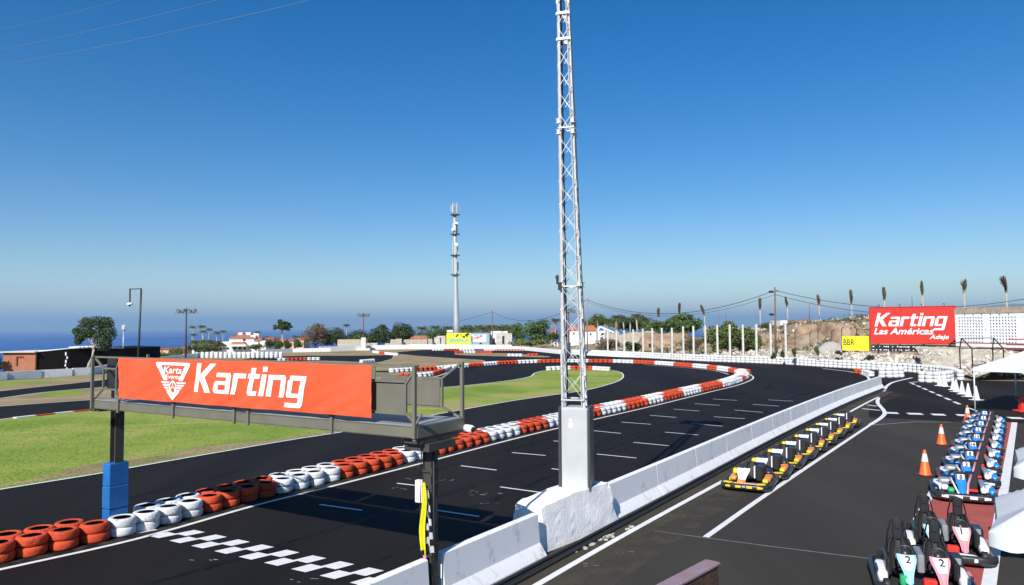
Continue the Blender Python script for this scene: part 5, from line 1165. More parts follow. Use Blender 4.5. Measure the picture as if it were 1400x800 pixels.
# wooden utility poles
def upole(px, pyt, Y, label, arms=1, lean=0.0, th=.13, m=None):
    b = at(px, Y); h = ztop(pyt, Y, px) - b.z; t = thing('utility_pole', label, 'utility pole', b); m = m or M("pole_wood", (.15, .095, .07), .85, var=.2)
    mb = MB(); mb.tube([(0, 0, 0), (lean, 0, h)], th, 8, r1=th * .7); mb.build('pole', m, t)
    mb = MB()
    for k in range(arms): mb.bar((lean - .4, 0, h - .5 - .5 * k), (lean + .4, 0, h - .5 - .5 * k), .07); [mb.tube([(lean + s, 0, h - .5 - .5 * k), (lean + s, 0, h - .3 - .5 * k)], .035, 6) for s in (-.35, 0, .35)]
    if arms: mb.build('crossarm', M("grey_arm", (.2, .2, .21), .6), t)
    return t, Vector((b.x + lean, b.y, b.z + h - .4))
t1, w1 = upole(1059.5, 392.5, 89, 'brown utility pole with two side lamps, left of the billboard', 1, .1)
for z_, pyl in ((-.6, 399), (0, 430)):
    mb = MB(); z_ = ztop(pyl, 89, 1055) - t1.location.z; mb.rbox((-.38, 0, z_), (.55, .3, .25), .08); mb.bar((0, 0, z_ - .1), (-.3, 0, z_), .06); mb.build('lamp_head', blackm, t1)
t2, w2 = upole(802.8, 406.5, 116, 'thin grey utility pole just right of the lattice mast', 1, .0, .11, M("pole_grey", (.24, .22, .2), .8))
t3, w3 = upole(673, 424, 165, 'thin utility pole behind the grey kiosk', 1, .0, .12)
upole(983, 425, 150, 'slender dark pole behind the green bush, left of a pair', 0, 0, .06); upole(993, 424, 152, 'slender dark pole behind the green bush, right of a pair', 0, 0, .06)
upole(1107, 415.5, 125, 'slender dark pole above the earth mound behind the palms', 0, 0, .06); upole(1248, 404.5, 110, 'short dark pole behind the top of the red billboard', 0, 0, .06)
upole(684.5, 437, 200, 'thin antenna pole above the far palm grove', 0, 0, .08) if False else None
def wire(name, a, b, sag, label, r=.03, n=24, cat='cable'):
    mb = MB(); a, b = Vector(a), Vector(b); mb.tube([a + (b - a) * (i / n) - Vector((0, 0, sag * 4 * (i / n) * (1 - i / n))) for i in range(n + 1)], r, 5); o = mb.build(name, wiregrey if 'upper left sky' in label else wirem); tag(o, label, cat); return o
wire('overhead_wire', w2, w1, 2.5, 'upper black wire sagging from the grey pole to the brown pole', .035)
wire('overhead_wire', w2 + Vector((0, 0, -.35)), w1 + Vector((0, 0, -.5)), 2.4, 'lower black wire sagging from the grey pole to the brown pole', .02)
rt = D(1560, 370, 74); wire('overhead_wire', w1, rt, 2.9, 'upper black wire running right from the brown pole past the palms', .035); wire('overhead_wire', w1 + Vector((0, 0, -.5)), rt + Vector((0, 0, -.6)), 3.1, 'lower black wire running right from the brown pole past the palms', .03)
wire('overhead_wire', w3, w2, 2.6, 'wire between the grey pole and the pole behind the kiosk', .035); wire('overhead_wire', D(560, 447, 250), w3, 1.0, 'wire running left from the pole behind the kiosk', .03)
wire('overhead_wire', D(-60, 53, 30), D(240, -22, 26), .12, 'topmost of three thin wires crossing the upper left sky', .007); wire('overhead_wire', D(-60, 79, 30), D(380, -22, 25), .15, 'middle one of three thin wires crossing the upper left sky', .008); wire('overhead_wire', D(-60, 99, 30), D(520, -24, 24), .2, 'lowest of three thin wires crossing the upper left sky', .009)
wire('overhead_wire', D(60, 462, 130), D(260, 462, 130), .3, 'thin wire over the sea behind the tall hooked lamp', .02)
# concrete fence posts
fpx = [(830.5, 452.5, 113), (842.4, 452, 111), (853, 451.5, 109), (865.4, 450.8, 107), (878.7, 449.8, 105), (891.4, 449, 103), (904.6, 449, 101), (918.3, 448.5, 99), (933.7, 446.8, 97), (947.7, 446.5, 96), (963.9, 445.8, 95), (980.3, 445, 94), (997.4, 444.3, 93), (1015.3, 444.4, 92), (1033.6, 443.8, 91), (1053.1, 442.6, 90), (1073.5, 441.5, 88.5)]
for i, (px, py, Y) in enumerate(fpx):
    b = at(px, Y); h = ztop(py, Y, px) - b.z; mb = MB(); mb.box((0, 0, h / 2), (.22, .2, h)); mb.box((0, 0, h + .02), (.18, .16, .05)); mb.box((.12, -.02, .5), (.03, .06, .9)) if i > 8 else None
    o = mb.build('fence_post', M("post_concrete", (.55, .53, .49), .8, var=.12), loc=b); tag(o, f"tall pale concrete fence post, {ORD[i + 1]} from the left in the line", 'fence post', 'concrete fence posts behind the white tyre wall')
for i, (px, py, Y) in enumerate(((1086.5, 453, 88), (1118, 452, 86), (1150.5, 450, 84), (1107, 455, 90), (1137, 454, 88), (1171, 452, 84))):
    b = at(px, Y); h = ztop(py, Y, px) - b.z; mb = MB(); mb.tube([(0, 0, 0), (0, 0, h), (.25, 0, h + .25)], .045, 6); o = mb.build('wire_fence_post', blackm, loc=b); tag(o, f"thin dark metal post in front of the earth mound, {('third', 'first', 'second', 'fourth', 'fifth', 'sixth')[i]} by height of its foot" if False else f"thin dark metal fence post, {ORD[sorted([0,1,2,3,4,5], key=lambda k: (1086.5,1118,1150.5,1107,1137,1171)[k]).index(i) + 1]} from the left before the earth mound", 'fence post', 'thin dark posts before the earth mound')
# perforated wall and rails
pl, pr = D(1306, 447, 71), D(1440, 447, 62); Tm, Lw = sign_frame(pl, pr); zt3 = DZ(428.5, 68, 1340); zb3 = DZ(474.5, 68, 1340)
pwl = thing('perforated_wall', 'white wall pierced by rows of small square holes, right of the billboard', 'wall', Tm.translation, Tm.to_euler().z)
mb = MB(); nc, nr = int(Lw / .29), 11; cw, ch = Lw / nc, (zt3 - zb3) / nr
for i in range(nc):
    for j in range(nr):
        x0, z0 = i * cw, zb3 + j * ch; solid = (i % 11 in (0, 10)) or j in (0,) or (j == nr - 1 and i % 3)
        if solid: mb.add([(x0, 0, z0), (x0 + cw, 0, z0), (x0 + cw, 0, z0 + ch), (x0, 0, z0 + ch)], [(0, 1, 2, 3)]); continue
        k = .21; a, b_, c, d = x0 + cw * k, x0 + cw * (1 - k), z0 + ch * k, z0 + ch * (1 - k)
        vs = [(x0, 0, z0), (x0 + cw, 0, z0), (x0 + cw, 0, z0 + ch), (x0, 0, z0 + ch), (a, 0, c), (b_, 0, c), (b_, 0, d), (a, 0, d), (a, .5, c), (b_, .5, c), (b_, .5, d), (a, .5, d)]
        mb.add(vs, [(0, 1, 5, 4), (1, 2, 6, 5), (2, 3, 7, 6), (3, 0, 4, 7), (4, 5, 9, 8), (5, 6, 10, 9), (6, 7, 11, 10), (7, 4, 8, 11)])
mb.build('hole_blocks', white, pwl)
mb = MB(); mb.box((Lw / 2, .54, (zb3 + zt3) / 2), (Lw, .06, zt3 - zb3)); mb.build('hole_backing', M("hole_shade_soil", (.04, .035, .03), .9), pwl)  # soil-brown sheet added behind the holes, darkened to carry their shade
mb = MB(); mb.box((Lw / 2, .5, zt3 + .28), (Lw, 1.1, .55)); mb.build('wall_coping', M("sandy_coping", (.36, .30, .22), .9, var=.3, scale=2, bump=.6, bscale=6), pwl)
mb = MB(); 
for z in (zb3 - .1, zb3 + .35): mb.box((Lw / 2, -.4, z), (Lw, .06, .10))
mb.box((Lw * .8, -.42, DZ(463.5, 66, 1390)), (Lw * .4, .05, .09)); o = mb.build('red_rail', M("dark_red_rail", (.30, .06, .05), .6)); o.matrix_world = Tm; tag(o, 'dark red pipes running along the foot of the perforated wall', 'rail')
# terrace of rubble under it, green house frame
tm = M("pale_rubble", (.40, .36, .29), .95, var=.35, scale=.9, bump=1.0, bscale=3)
def gframe(px0, px1, pyt, pyb, Y, label):
    a, b = D(px0, 447, Y), D(px1, 447, Y - 1.5); t = thing('steel_frame', label, 'frame', (a.x, a.y, 0)); 
    zt_, ze, zb_ = DZ(pyt, Y, px0), DZ(pyt + 14, Y, px0), -.0; w_ = b.x - a.x
    mb = MB(); pts = [((0, 0, 0), (0, 0, ze)), ((0, 0, ze), (w_ / 2, 0, zt_)), ((w_ / 2, 0, zt_), (w_, -1, ze)), ((w_, -1, ze), (w_, -1, 0))]
    for p, q in pts: mb.bar(p, q, .07)
    mb.build('front_arch', blackm, t); return Vector((a.x + w_ / 2, a.y, zt_)), Vector((a.x, a.y, ze)), Vector((a.x + w_, a.y - 1, ze)), t
r1_ = gframe(1311, 1333, 462.5, 520, 62, 'black steel arch frame without cover, nearest the billboard'); r2_ = gframe(1356, 1376, 462, 515, 62, 'black steel arch frame without cover, farther right')
mb = MB(); 
for k in range(3): mb.bar(r1_[k], r2_[k], .05)
o = mb.build('frame_purlins', blackm); tag(o, 'thin black pipes joining the two bare arch frames', 'rail')
# rubble bank behind the outer wall
rgk = random.Random(21); rp = catmull(offset(owpath[2:], -1.5), .5)
rq = [Vector((D(px, 447, Y_).x, Y_, 0)) for px, Y_ in ((1262, 67.5), (1300, 66.5), (1340, 64.5), (1400, 62), (1480, 59.5))]; rq = catmull(rq, .5); rall = [(rp, 0)] * 3 + [(rq, 1)] * 1
mb = MB()
for idx in range(3600):
    cur, sec = rall[idx % 4]; i = rgk.randrange(len(cur) - 1); p = cur[i]; d = (cur[i + 1] - p).normalized(); nrm = Vector((-d.y, d.x, 0)) 
    far_ = rgk.random() * (3.8 if not sec else 4.2); x, y = p.x + nrm.x * far_, p.y + nrm.y * far_; px = 700 + FPX * x / y
    ht = sm((px - 880) / 180) * (.45 + .98 * sm(far_ / 2.4)) if not sec else .35 + 1.9 * sm(far_ / 3.8)
    if ht < .1 and rgk.random() < .7: continue
    s_ = rgk.uniform(.12, .42); a = rgk.uniform(0, 6); T = Matrix.Translation((x, y, ht * rgk.uniform(.75, 1) + H(x, y) * .0 - .05)) @ Matrix.Rotation(a, 4, Vector((rgk.random(), rgk.random(), 1)).normalized())
    s2, s3 = s_ * rgk.uniform(.5, .9), s_ * rgk.uniform(.4, .8)
    mb.add([(s_, 0, 0), (0, s2, .1 * s_), (-s_ * .9, .1 * s_, 0), (0.1 * s_, -s2, 0), (.1 * s_, .05, s3), (0, 0, -s3)], [(0, 1, 4), (1, 2, 4), (2, 3, 4), (3, 0, 4), (1, 0, 5), (2, 1, 5), (3, 2, 5), (0, 3, 5)], T=T)
o = mb.build('rubble', rockm); o['kind'] = 'stuff'
mb = MB(); A_, B_, C_ = [], [], []
for p in rq: A_.append((p.x, p.y, .3)); B_.append((p.x + 1.2, p.y + 3.2, 2.0)); C_.append((p.x + 1.6, p.y + 4.6, 2.35))
k = len(A_); mb.add(A_ + B_ + C_, [(i, i + 1, k + i + 1, k + i) for i in range(k - 1)] + [(k + i, k + i + 1, 2 * k + i + 1, 2 * k + i) for i in range(k - 1)], 0, True); A_, B_, C_ = [], [], []
for i, p in enumerate(rp):
    d = (rp[min(i + 1, len(rp) - 1)] - rp[max(i - 1, 0)]).normalized(); nrm = Vector((-d.y, d.x, 0)); px = 700 + FPX * p.x / p.y; f = sm((px - 880) / 180)
    A_.append((p.x, p.y, .0 + .25 * f)); q = p + nrm * 2.2; B_.append((q.x, q.y, 1.2 * f)); q = p + nrm * 4.2; C_.append((q.x, q.y, 1.35 * f))
k = len(A_); mb.add(A_ + B_ + C_, [(i, i + 1, k + i + 1, k + i) for i in range(k - 1)] + [(k + i, k + i + 1, 2 * k + i + 1, 2 * k + i) for i in range(k - 1)], 0, True); struct(mb, 'rubble_slope', tm)
# grey gravel heap beside the yellow sign
b = D(1133, 447, 87); mb = MB()
mb.grid(lambda u, v: Vector(((u - .5) * 6.0, (v - .5) * 4, 1.55 * (sm(1 - abs(u - .55) * 2) ** .8) * sm(1 - abs(v - .5) * 2) + .05 * math.sin(u * 40) * math.sin(v * 33))), 24, 16); o = mb.build('gravel_heap', M("grey_gravel", (.36, .33, .30), .95, var=.15, scale=3, bump=.6, bscale=9), loc=Vector((b.x, b.y, 1.05))); tag(o, 'grey gravel heap before the brown mound, left of the yellow sign', 'gravel heap')
# earth mounds
def mound(px0, px1, pyt, Y, dep, label, z0=.5):
    a, b = D(px0, 447, Y), D(px1, 447, Y); w_ = b.x - a.x; zt_ = DZ(pyt, Y, (px0 + px1) / 2) - z0; rr = random.Random(int(px0)); ph = rr.uniform(0, 6)
    mb = MB()
    def f(u, v):
        e = sm(min(u, 1 - u) * 4.5) * sm(min(v, 1 - v) * 2.6); z = zt_ * e * (1 + .10 * math.sin(u * 9 + ph) * math.sin(v * 7)) + .12 * math.sin(u * 31 + ph) * math.sin(v * 23) * e
        return Vector(((u - .5) * w_, (v - .5) * dep, max(z, -.3) - .2 * (1 - e)))
    mb.grid(f, 40, 22); o = mb.build('earth_mound', M("mound_earth", (.20, .13, .08), .95, var=.2, scale=.9, bump=1.0, bscale=2.5, col2=(.36, .26, .17), detail=8), loc=Vector(((a.x + b.x) / 2, Y + dep * .3, z0))); tag(o, label, 'earth mound')
mound(1085, 1160, 444.5, 104, 16, 'brown earth mound behind the wire fence, left part'); mound(1135, 1200, 441.5, 98, 14, 'brown earth mound rising behind the yellow sign', 1.0)
mound(868, 962, 456.5, 122, 10, 'low brown bank behind the fence posts', .5); mound(1020, 1100, 457, 106, 12, 'brown bank right of the green bush', .5)

# loose stones and scrub over the banks behind the track
rgs = random.Random(33); mr_ = MB(); ms = MB()
def bank_z(x, y): return H(x, y)
deps = bpy.context.evaluated_depsgraph_get(); deps.update()
for i in range(2600):
    px = rgs.uniform(812, 1200); Y = rgs.uniform(lerp_tab(BT, (px - 700) / FPX) + 2.5, lerp_tab(BT, (px - 700) / FPX) + 34); x = (px - 700) / FPX * Y
    hit, loc, nr, _, ob, _ = sc.ray_cast(deps, Vector((x, Y, 30)), Vector((0, 0, -1)))
    if not hit or ob is None or not (ob.name.startswith('earth_mound') or ob.name.startswith('ground_terrain')): continue
    if math.sin(x * .35) * math.sin(Y * .28 + 1) + rgs.uniform(-.5, .5) < -.15: continue
    if rgs.random() < .62:
        s_ = rgs.uniform(.08, .38); T = Matrix.Translation(loc) @ Matrix.Rotation(rgs.uniform(0, 6), 4, Vector((rgs.random(), rgs.random(), 1)).normalized()); s2, s3 = s_ * rgs.uniform(.5, .9), s_ * rgs.uniform(.4, .8)
        mr_.add([(s_, 0, 0), (0, s2, .1 * s_), (-s_ * .9, .1 * s_, 0), (.1 * s_, -s2, 0), (.1 * s_, .05, s3), (0, 0, -s3)], [(0, 1, 4), (1, 2, 4), (2, 3, 4), (3, 0, 4), (1, 0, 5), (2, 1, 5), (3, 2, 5), (0, 3, 5)], T=T)
    else:
        r_ = rgs.uniform(.2, .75); dry = 0 if rgs.random() < .5 else 1
        for _ in range(26):
            z_ = rgs.uniform(.1, 1); a = rgs.uniform(0, 6.28); q = loc + Vector((math.cos(a) * r_ * (1 - z_ * .5), math.sin(a) * r_ * (1 - z_ * .5), z_ * r_ * .9)); l = .13; u_ = Vector((rgs.uniform(-1, 1), rgs.uniform(-1, 1), rgs.uniform(.2, 1))).normalized() * l; v_ = Vector((rgs.uniform(-1, 1), rgs.uniform(-1, 1), rgs.uniform(-.4, .4))).normalized() * l * .5
            ms.add([q - u_, q - v_, q + u_, q + v_], [(0, 1, 2, 3)], dry)
o = mr_.build('rubble', rockm); o['kind'] = 'stuff'; o = ms.build('scrub', [leafm, leafb]); o['kind'] = 'stuff'

# ============================================================ vegetation
def rdir(rg):
    z = rg.uniform(-1, 1); a = rg.uniform(0, 2 * PI); q = math.sqrt(1 - z * z); return Vector((q * math.cos(a), q * math.sin(a), z))
def leaf(mb, c, s, rg, nrm=None):
    n_ = (nrm + rdir(rg) * .8).normalized() if nrm is not None else rdir(rg); a = n_.cross(rdir(rg)).normalized(); b = n_.cross(a); l = s * rg.uniform(.6, 1.2); w_ = s * rg.uniform(.35, .7)
    mb.add([c - a * l, c - b * w_, c + a * l, c + b * w_], [(0, 1, 2, 3)])
def crown(mb, c, rx, ry, rz_, blobs, nleaf, s, rg, flat=.0, gap=0.0, rb=.42):
    rx *= 1.12; rb *= 1.12
    cs = []
    for i in range(blobs):
        d = rdir(rg); k = rg.uniform(.35, .74); p = Vector((c[0] + d.x * rx * k, c[1] + d.y * ry * k, c[2] + (d.z if d.z > 0 else d.z * (1 - flat)) * rz_ * k)); cs.append((p, rg.uniform(.7, 1.25) * rb))
    per = nleaf // blobs
    for p, r in cs:
        for _ in range(per):
            d = rdir(rg); k = rg.uniform(.45, 1.08) ** .6; q = p + Vector((d.x * rx * r * k, d.y * ry * r * k, d.z * rz_ * r * k * .95)); leaf(mb, q, s, rg, d)
    return cs
def tree(name, label, cat, px0, px1, pyt, pyb, Y, m, group=None, blobs=14, nleaf=2200, s=None, seed=1, trunk=True, tm_=barkm, depth=.8, flat=.2, zbase=None, rb=.42, twig=False):
    rg = random.Random(seed * 77 + int(px0)); cx = (px0 + px1) / 2; b = at(cx, Y)
    zt_, zb_ = ztop(pyt, Y, cx), ztop(pyb, Y, cx)
    if zbase is not None: b.z = zbase
    b.z = min(b.z, zb_); w_ = (px1 - px0) * Y / FPX; hgt = zt_ - zb_
    t = thing(name, label, cat, b, 0, group); s = s or max(.16, w_ / 26)
    cz = (zt_ + zb_) / 2 - b.z; mb = MB(); cs = crown(mb, (0, 0, cz), w_ / 2 * .95, w_ / 2 * depth, hgt / 2 * .95, blobs, nleaf, s, rg, flat, rb=rb); mb.build('crown', m, t)
    if trunk:
        mb = MB(); r0 = max(.07, w_ * .03); top = Vector((0, 0, max(cz - hgt * .15, hgt * .2)))
        mb.tube([(0, 0, -.3), (rg.uniform(-.1, .1) * w_ * .3, 0, top.z * .5), top], [r0 * 1.3, r0, r0 * .8], 7)
        for p, r in cs[:7]: mb.tube([top * .75, (top + p) / 2 + Vector((0, 0, -.05 * w_)), p], [r0 * .6, r0 * .4, r0 * .15], 5)
        mb.build('trunk', tm_, t)
    return t
# bent tree by the black netting
rg = random.Random(9); Y = 79; b = at(122, Y); Z = lambda py: ztop(py, Y, 125) - b.z; X = lambda px: D(px, 447, Y).x - b.x
t = thing('bent_tree', 'leafy dark green tree with a bent pale trunk beside the black netting', 'tree', b)
mb = MB(); mb.tube([(X(121), 0, 0), (X(123), 0, Z(498)), (X(127), 0, Z(490)), (X(128), .1, Z(478)), (X(126), .1, Z(466)), (X(127), .2, Z(452))], [.20, .17, .14, .13, .11, .06], 9)
mb.tube([(X(127), 0, Z(472)), (X(120), .1, Z(463)), (X(110), 0, Z(459))], [.07, .05, .03], 6); mb.tube([(X(127), 0, Z(478)), (X(136), .1, Z(466)), (X(146), .2, Z(456))], [.08, .06, .03], 6); mb.tube([(X(126.5), 0, Z(468)), (X(133), -.2, Z(455)), (X(138), -.2, Z(446))], [.06, .05, .02], 6)
mb.build('trunk', palebark, t); mb = MB()
for (cx, cy, rx, rz_) in ((127, 447, 17, 13), (143, 451, 13, 13), (113, 452, 12, 10), (130, 439, 17, 7), (148, 457, 10, 12), (109, 460, 8, 7), (118, 441, 12, 8), (144, 441, 10, 8), (138, 468, 9, 12), (145, 470, 7, 10), (103, 453, 5, 5), (106, 467, 5, 4), (134, 458, 10, 10), (120, 456, 9, 7)):
    for _ in range(430):
        d = rdir(rg); k = rg.uniform(.3, 1.08) ** .55; mpx = Y / FPX; q = Vector((X(cx) + d.x * rx * mpx * k, d.y * rx * mpx * k * .9 + .2, Z(cy) + d.z * rz_ * mpx * k)); leaf(mb, q, .12, rg, d)
mb.build('crown', leafd, t)
tree('round_tree', 'olive brown round bush with thin bare twigs, right of the terracotta villas', 'tree', 411, 452, 441, 477, 172, leafb, blobs=22, nleaf=3600, s=.20, seed=2, rb=.38, depth=1)
tree('dense_tree', 'dark green dense hedge tree right of the brown round bush', 'tree', 448, 478, 446.5, 477, 176, leafd, seed=3); tree('dense_tree', 'low dark green tree above the left end of the stone wall', 'tree', 470, 505, 450.5, 476, 178, leafd, seed=4, blobs=16)
tree('dense_tree', 'light green shrub tree behind the stone wall by the floodlight pole', 'tree', 480, 512, 456, 474, 170, leafl, seed=5, nleaf=1500); tree('dense_tree', 'broad dark green tree right of the reddish floodlight pole, left half', 'tree', 500, 538, 443.5, 474, 172, leafd, seed=6, nleaf=3000); tree('dense_tree', 'broad dark green tree right of the reddish floodlight pole, right half', 'tree', 530, 566, 440.5, 473, 174, leafd, seed=7, nleaf=3000)
tree('dense_tree', 'mid green leafy tree just left of the telecom monopole', 'tree', 578, 612, 446, 472, 182, leafm, seed=8, nleaf=2200)
tree('dense_tree', 'deep green tall dense tree right of the grey kiosk', 'tree', 698, 722, 439.5, 471, 160, leafm, seed=9, nleaf=3000); tree('dense_tree', 'bushy bright green tree left of the lattice mast', 'tree', 716, 752, 434.5, 471, 158, leafm, seed=10, nleaf=3600)
tree('dense_tree', 'yellow green trees mass left of the palms behind the rubble', 'tree', 800, 836, 430, 452, 172, leafl, seed=11, nleaf=2200); tree('dense_tree', 'green tree crown between the palms, behind the fence posts', 'tree', 830, 862, 430, 453, 176, leafm, seed=12, nleaf=2200); tree('dense_tree', 'darker green tree crown right of the dry skirted palm', 'tree', 858, 892, 429.5, 453, 174, leafd, seed=13, nleaf=2200)
tree('round_tree', 'big round bright green tree behind the row of fence posts', 'tree', 900, 954, 429, 460, 135, leafm, seed=14, nleaf=5200, blobs=22, flat=.4); tree('round_tree', 'darker lower tree at the left flank of the big round tree', 'tree', 886, 912, 436, 459, 140, leafm, seed=15, nleaf=1800)
tree('green_bush', 'tall yellow green bush behind the middle fence posts, left part', 'bush', 954, 996, 447, 482, 99, leafl, seed=16, nleaf=3000, s=.2); tree('green_bush', 'tall yellow green bush behind the fence posts, middle part', 'bush', 980, 1018, 438.5, 482, 100, leafl, seed=17, nleaf=3400, s=.2); tree('green_bush', 'yellow green bush behind the fence posts, right part', 'bush', 1002, 1042, 444.5, 482, 101, leafl, seed=18, nleaf=2600, s=.2)
tree('green_bush', 'small olive bush at the foot of the fence posts, far left', 'bush', 851, 868, 466, 480, 111, leafm, seed=19, nleaf=700); tree('green_bush', 'dark bush just behind the white wall among the fence posts', 'bush', 860, 877, 468, 481, 109, leafd, seed=20, nleaf=700)
tree('green_bush', 'small green bush behind the brown utility pole', 'bush', 1038, 1058, 439.5, 452, 135, leafm, seed=21, nleaf=700)
tree('green_bush', 'bare brown scrub between the fence posts under the round tree', 'bush', 925, 962, 458, 482, 106, leafb, seed=22, nleaf=1500, s=.12, rb=.3)
tree('green_bush', 'dull olive scrub along the wall left of the fence posts', 'bush', 812, 850, 462, 481, 116, leafb, seed=23, nleaf=1500, s=.14)
tree('green_bush', 'low green shrubs at the foot of the deep green trees', 'bush', 700, 752, 463, 474, 150, leafl, seed=24, nleaf=1400)
for i, (a, b_, c, d, Yv, lb) in enumerate(((1066, 1072, 478, 492, 83.5, 'left of the brown pole foot'), (1081, 1088, 477, 489, 82.5, 'second small plant from the left on the white rocks'), (1111, 1119, 474, 491, 80, 'tall light plant on the white rocks, mid way'), (1141, 1150, 479, 487, 80, 'dark plant on the rocks left of the yellow sign'), (1176, 1196, 484, 494, 77.5, 'dark spiky plant under the gap between both signs'), (913 - 27, 894, 466, 478, 106, 'yellow flowering plant by the fence posts'), (1053, 1060, 482, 492, 84, 'dark tuft at the foot of the brown utility pole'))):
    tree('rock_plant', 'small scrubby plant, ' + lb, 'plant', a, b_, c, d, Yv, leafl if i in (1, 2, 5) else leafd, seed=30 + i, nleaf=260, s=.13, blobs=5, trunk=False)
# banana plants in the field
for i in range(13):
    px = 166 + i * 5.3; Yb = 104 + (i * 7 % 5) * 2; b = at(px, Yb); rgb = random.Random(i); t = thing('banana_plant', f"banana plant with upright pale green leaves, {ORD[i + 1]} from the left behind the banner", 'plant', b, rgb.uniform(0, 6), 'banana plants in the field by the sea')
    hz = ztop(478.5 + rgb.uniform(-1.2, 2.5), Yb, px) - b.z; mb = MB()
    for k in range(8):
        a = k * 2.4; l = 1.5; ps = [Vector((0, 0, hz - 1.7)) + Vector((math.cos(a) * l * u * u * .7, math.sin(a) * l * u * u * .7, 1.75 * u - .35 * u ** 3)) for u in (0, .35, .7, 1)]; sd = Vector((-math.sin(a), math.cos(a), 0))
        for q, (p0, p1) in enumerate(zip(ps[:-1], ps[1:])): w0, w1_ = (.08, .22, .2)[q], (.22, .2, .04)[q]; mb.add([p0 - sd * w0, p0 + sd * w0, p1 + sd * w1_, p1 - sd * w1_], [(0, 1, 2, 3)])
    mb.build('leaves', leafl, t); mb = MB(); mb.tube([(0, 0, -.3), (0, 0, hz - 1.6)], .12, 6); mb.build('stem', leafm, t)
# palms
def palm_parts(name, R, nf, droop, lift, h, seed, skirt=0.0, m=palml, slim=.12):
    rg = random.Random(seed); t = bpy.data.objects.new(name, None); C.objects.link(t)
    mb = MB(); mb.tube([(0, 0, -.5), (.03 * h, 0, h * .5), (0, 0, h)], [slim * 1.5, slim, slim * .9], 7); mb.build('trunk', palebark, t)
    mb = MB()
    for k in range(nf):
        a = k * 2.399; el = (lift + (1 - k / nf) * .9) if nf > 1 else lift; L_ = R * rg.uniform(.85, 1.1); ps = []
        for i in range(8):
            u = i / 7; ps.append(Vector((0, 0, h)) + Vector((math.cos(a) * math.cos(el) * L_ * u, math.sin(a) * math.cos(el) * L_ * u, math.sin(el) * L_ * u - droop * L_ * u * u)))
        sd = Vector((-math.sin(a), math.cos(a), 0))
        for i in range(1, 8):
            lw = R * .22 * math.sin(PI * min(1, i / 7.5 + .12)); p0, p1 = ps[i - 1], ps[i]; dn = Vector((0, 0, -lw * .45))
            for sgn in (-1, 1):
                for q in (0, .5): s0 = p0.lerp(p1, q); s1 = p0.lerp(p1, q + .42); mb.add([s0, s1, s1.lerp(p1, .5) + sd * sgn * lw + dn], [(0, 1, 2)])
    cr_ = mb.build('crown', m, t)
    if skirt:
        mb = MB()
        for k in range(90):
            a = rg.uniform(0, 6.28); zz_ = h + .2 - rg.uniform(0, skirt); mb.add([(math.cos(a) * slim, math.sin(a) * slim, zz_), (math.cos(a + .4) * slim, math.sin(a + .4) * slim, zz_), (math.cos(a) * slim * 6, math.sin(a) * slim * 6, zz_ - .8)], [(0, 1, 2)])
        mb.build('dry_skirt', palmdry, t)
    return t
def put_palm(kind, px, pyt, Y, label, group, R, first={}, **k):
    """tree top at pyt; trunk grows to fit"""
    b = at(px, Y); h = max(1.5, ztop(pyt, Y, px) - b.z - R * .55)
    t = palm_parts('palm_tree', R, k.pop('nf', 24), k.pop('droop', .55), k.pop('lift', -.05), h, int(px * 3), **k); t.location = b; t.rotation_euler = (0, 0, px % 6); tag(t, label, 'palm tree', group)
    return t
GP = 'palms beyond the track'
for px, py, Y, R, lb in ((263, 443, 250, 2.0, 'tall palm just right of the four lamp floodlight pole'), (264.5, 453.5, 235, 1.8, 'shorter palm standing under the tall one by the floodlight pole'), (276, 441.5, 240, 2.2, 'tallest palm of the group left of the white villa'), (278, 449, 232, 1.9, 'palm with its crown just below the tallest palm'), (286, 446, 262, 2.1, 'slim palm third in the group left of the villa'), (297, 450.5, 225, 1.9, 'dark palm over the roof corner left of the villa'), (305, 449, 250, 1.9, 'palm rising behind the left wing of the white villa'), (352, 450.5, 270, 1.9, 'palm behind the right end of the white villa'), (473.5, 440.5, 240, 1.9, 'lone palm silhouette above the hedge over the sea'), (404, 456, 240, 1.9, 'palm left of the brown round bush'), (412, 457, 235, 1.7, 'low palm touching the brown round bush'), (366, 457, 230, 1.7, 'low palm before the terracotta villas, left'), (557, 441.5, 180, 2.4, 'palm rising over the right edge of the broad dark tree'), (577, 441.5, 190, 2.6, 'palm with dry skirt left of the telecom monopole, first of three'), (595, 440.5, 192, 2.6, 'palm left of the telecom monopole, middle of three'), (612, 441, 188, 2.6, 'palm touching the telecom monopole, third of three'), (760, 431.5, 150, 1.8, 'palm with yellow crown just left of the lattice mast')):
    put_palm('p', px, py, Y, lb, GP, R, skirt=1.4 if px in (577, 557, 760) else 0)
for px, py, Y, R, lb in ((268, 459, 205, 3.3, 'bushy low palm at the foot of the floodlight pole'), (283, 458, 200, 3.2, 'bushy low palm before the small white house'), (297, 461, 205, 2.6, 'low rounded palm beside the left roof of the villa')): put_palm('p', px, py, Y, lb, GP, R, nf=34, droop=.75, slim=.25)
for i in range(15):
    px = 634 + i * 5.1; put_palm('p', px, 441.3 - 2.0 * math.sin(i * 1.9) - i * .07, 205 + (i * 37 % 23), f"palm with dry skirt, {ORD[i + 1]} from the left in the grove behind the hoardings", 'palm grove behind the hoardings', 3.0, skirt=3.6, nf=22, droop=.6, slim=.22)
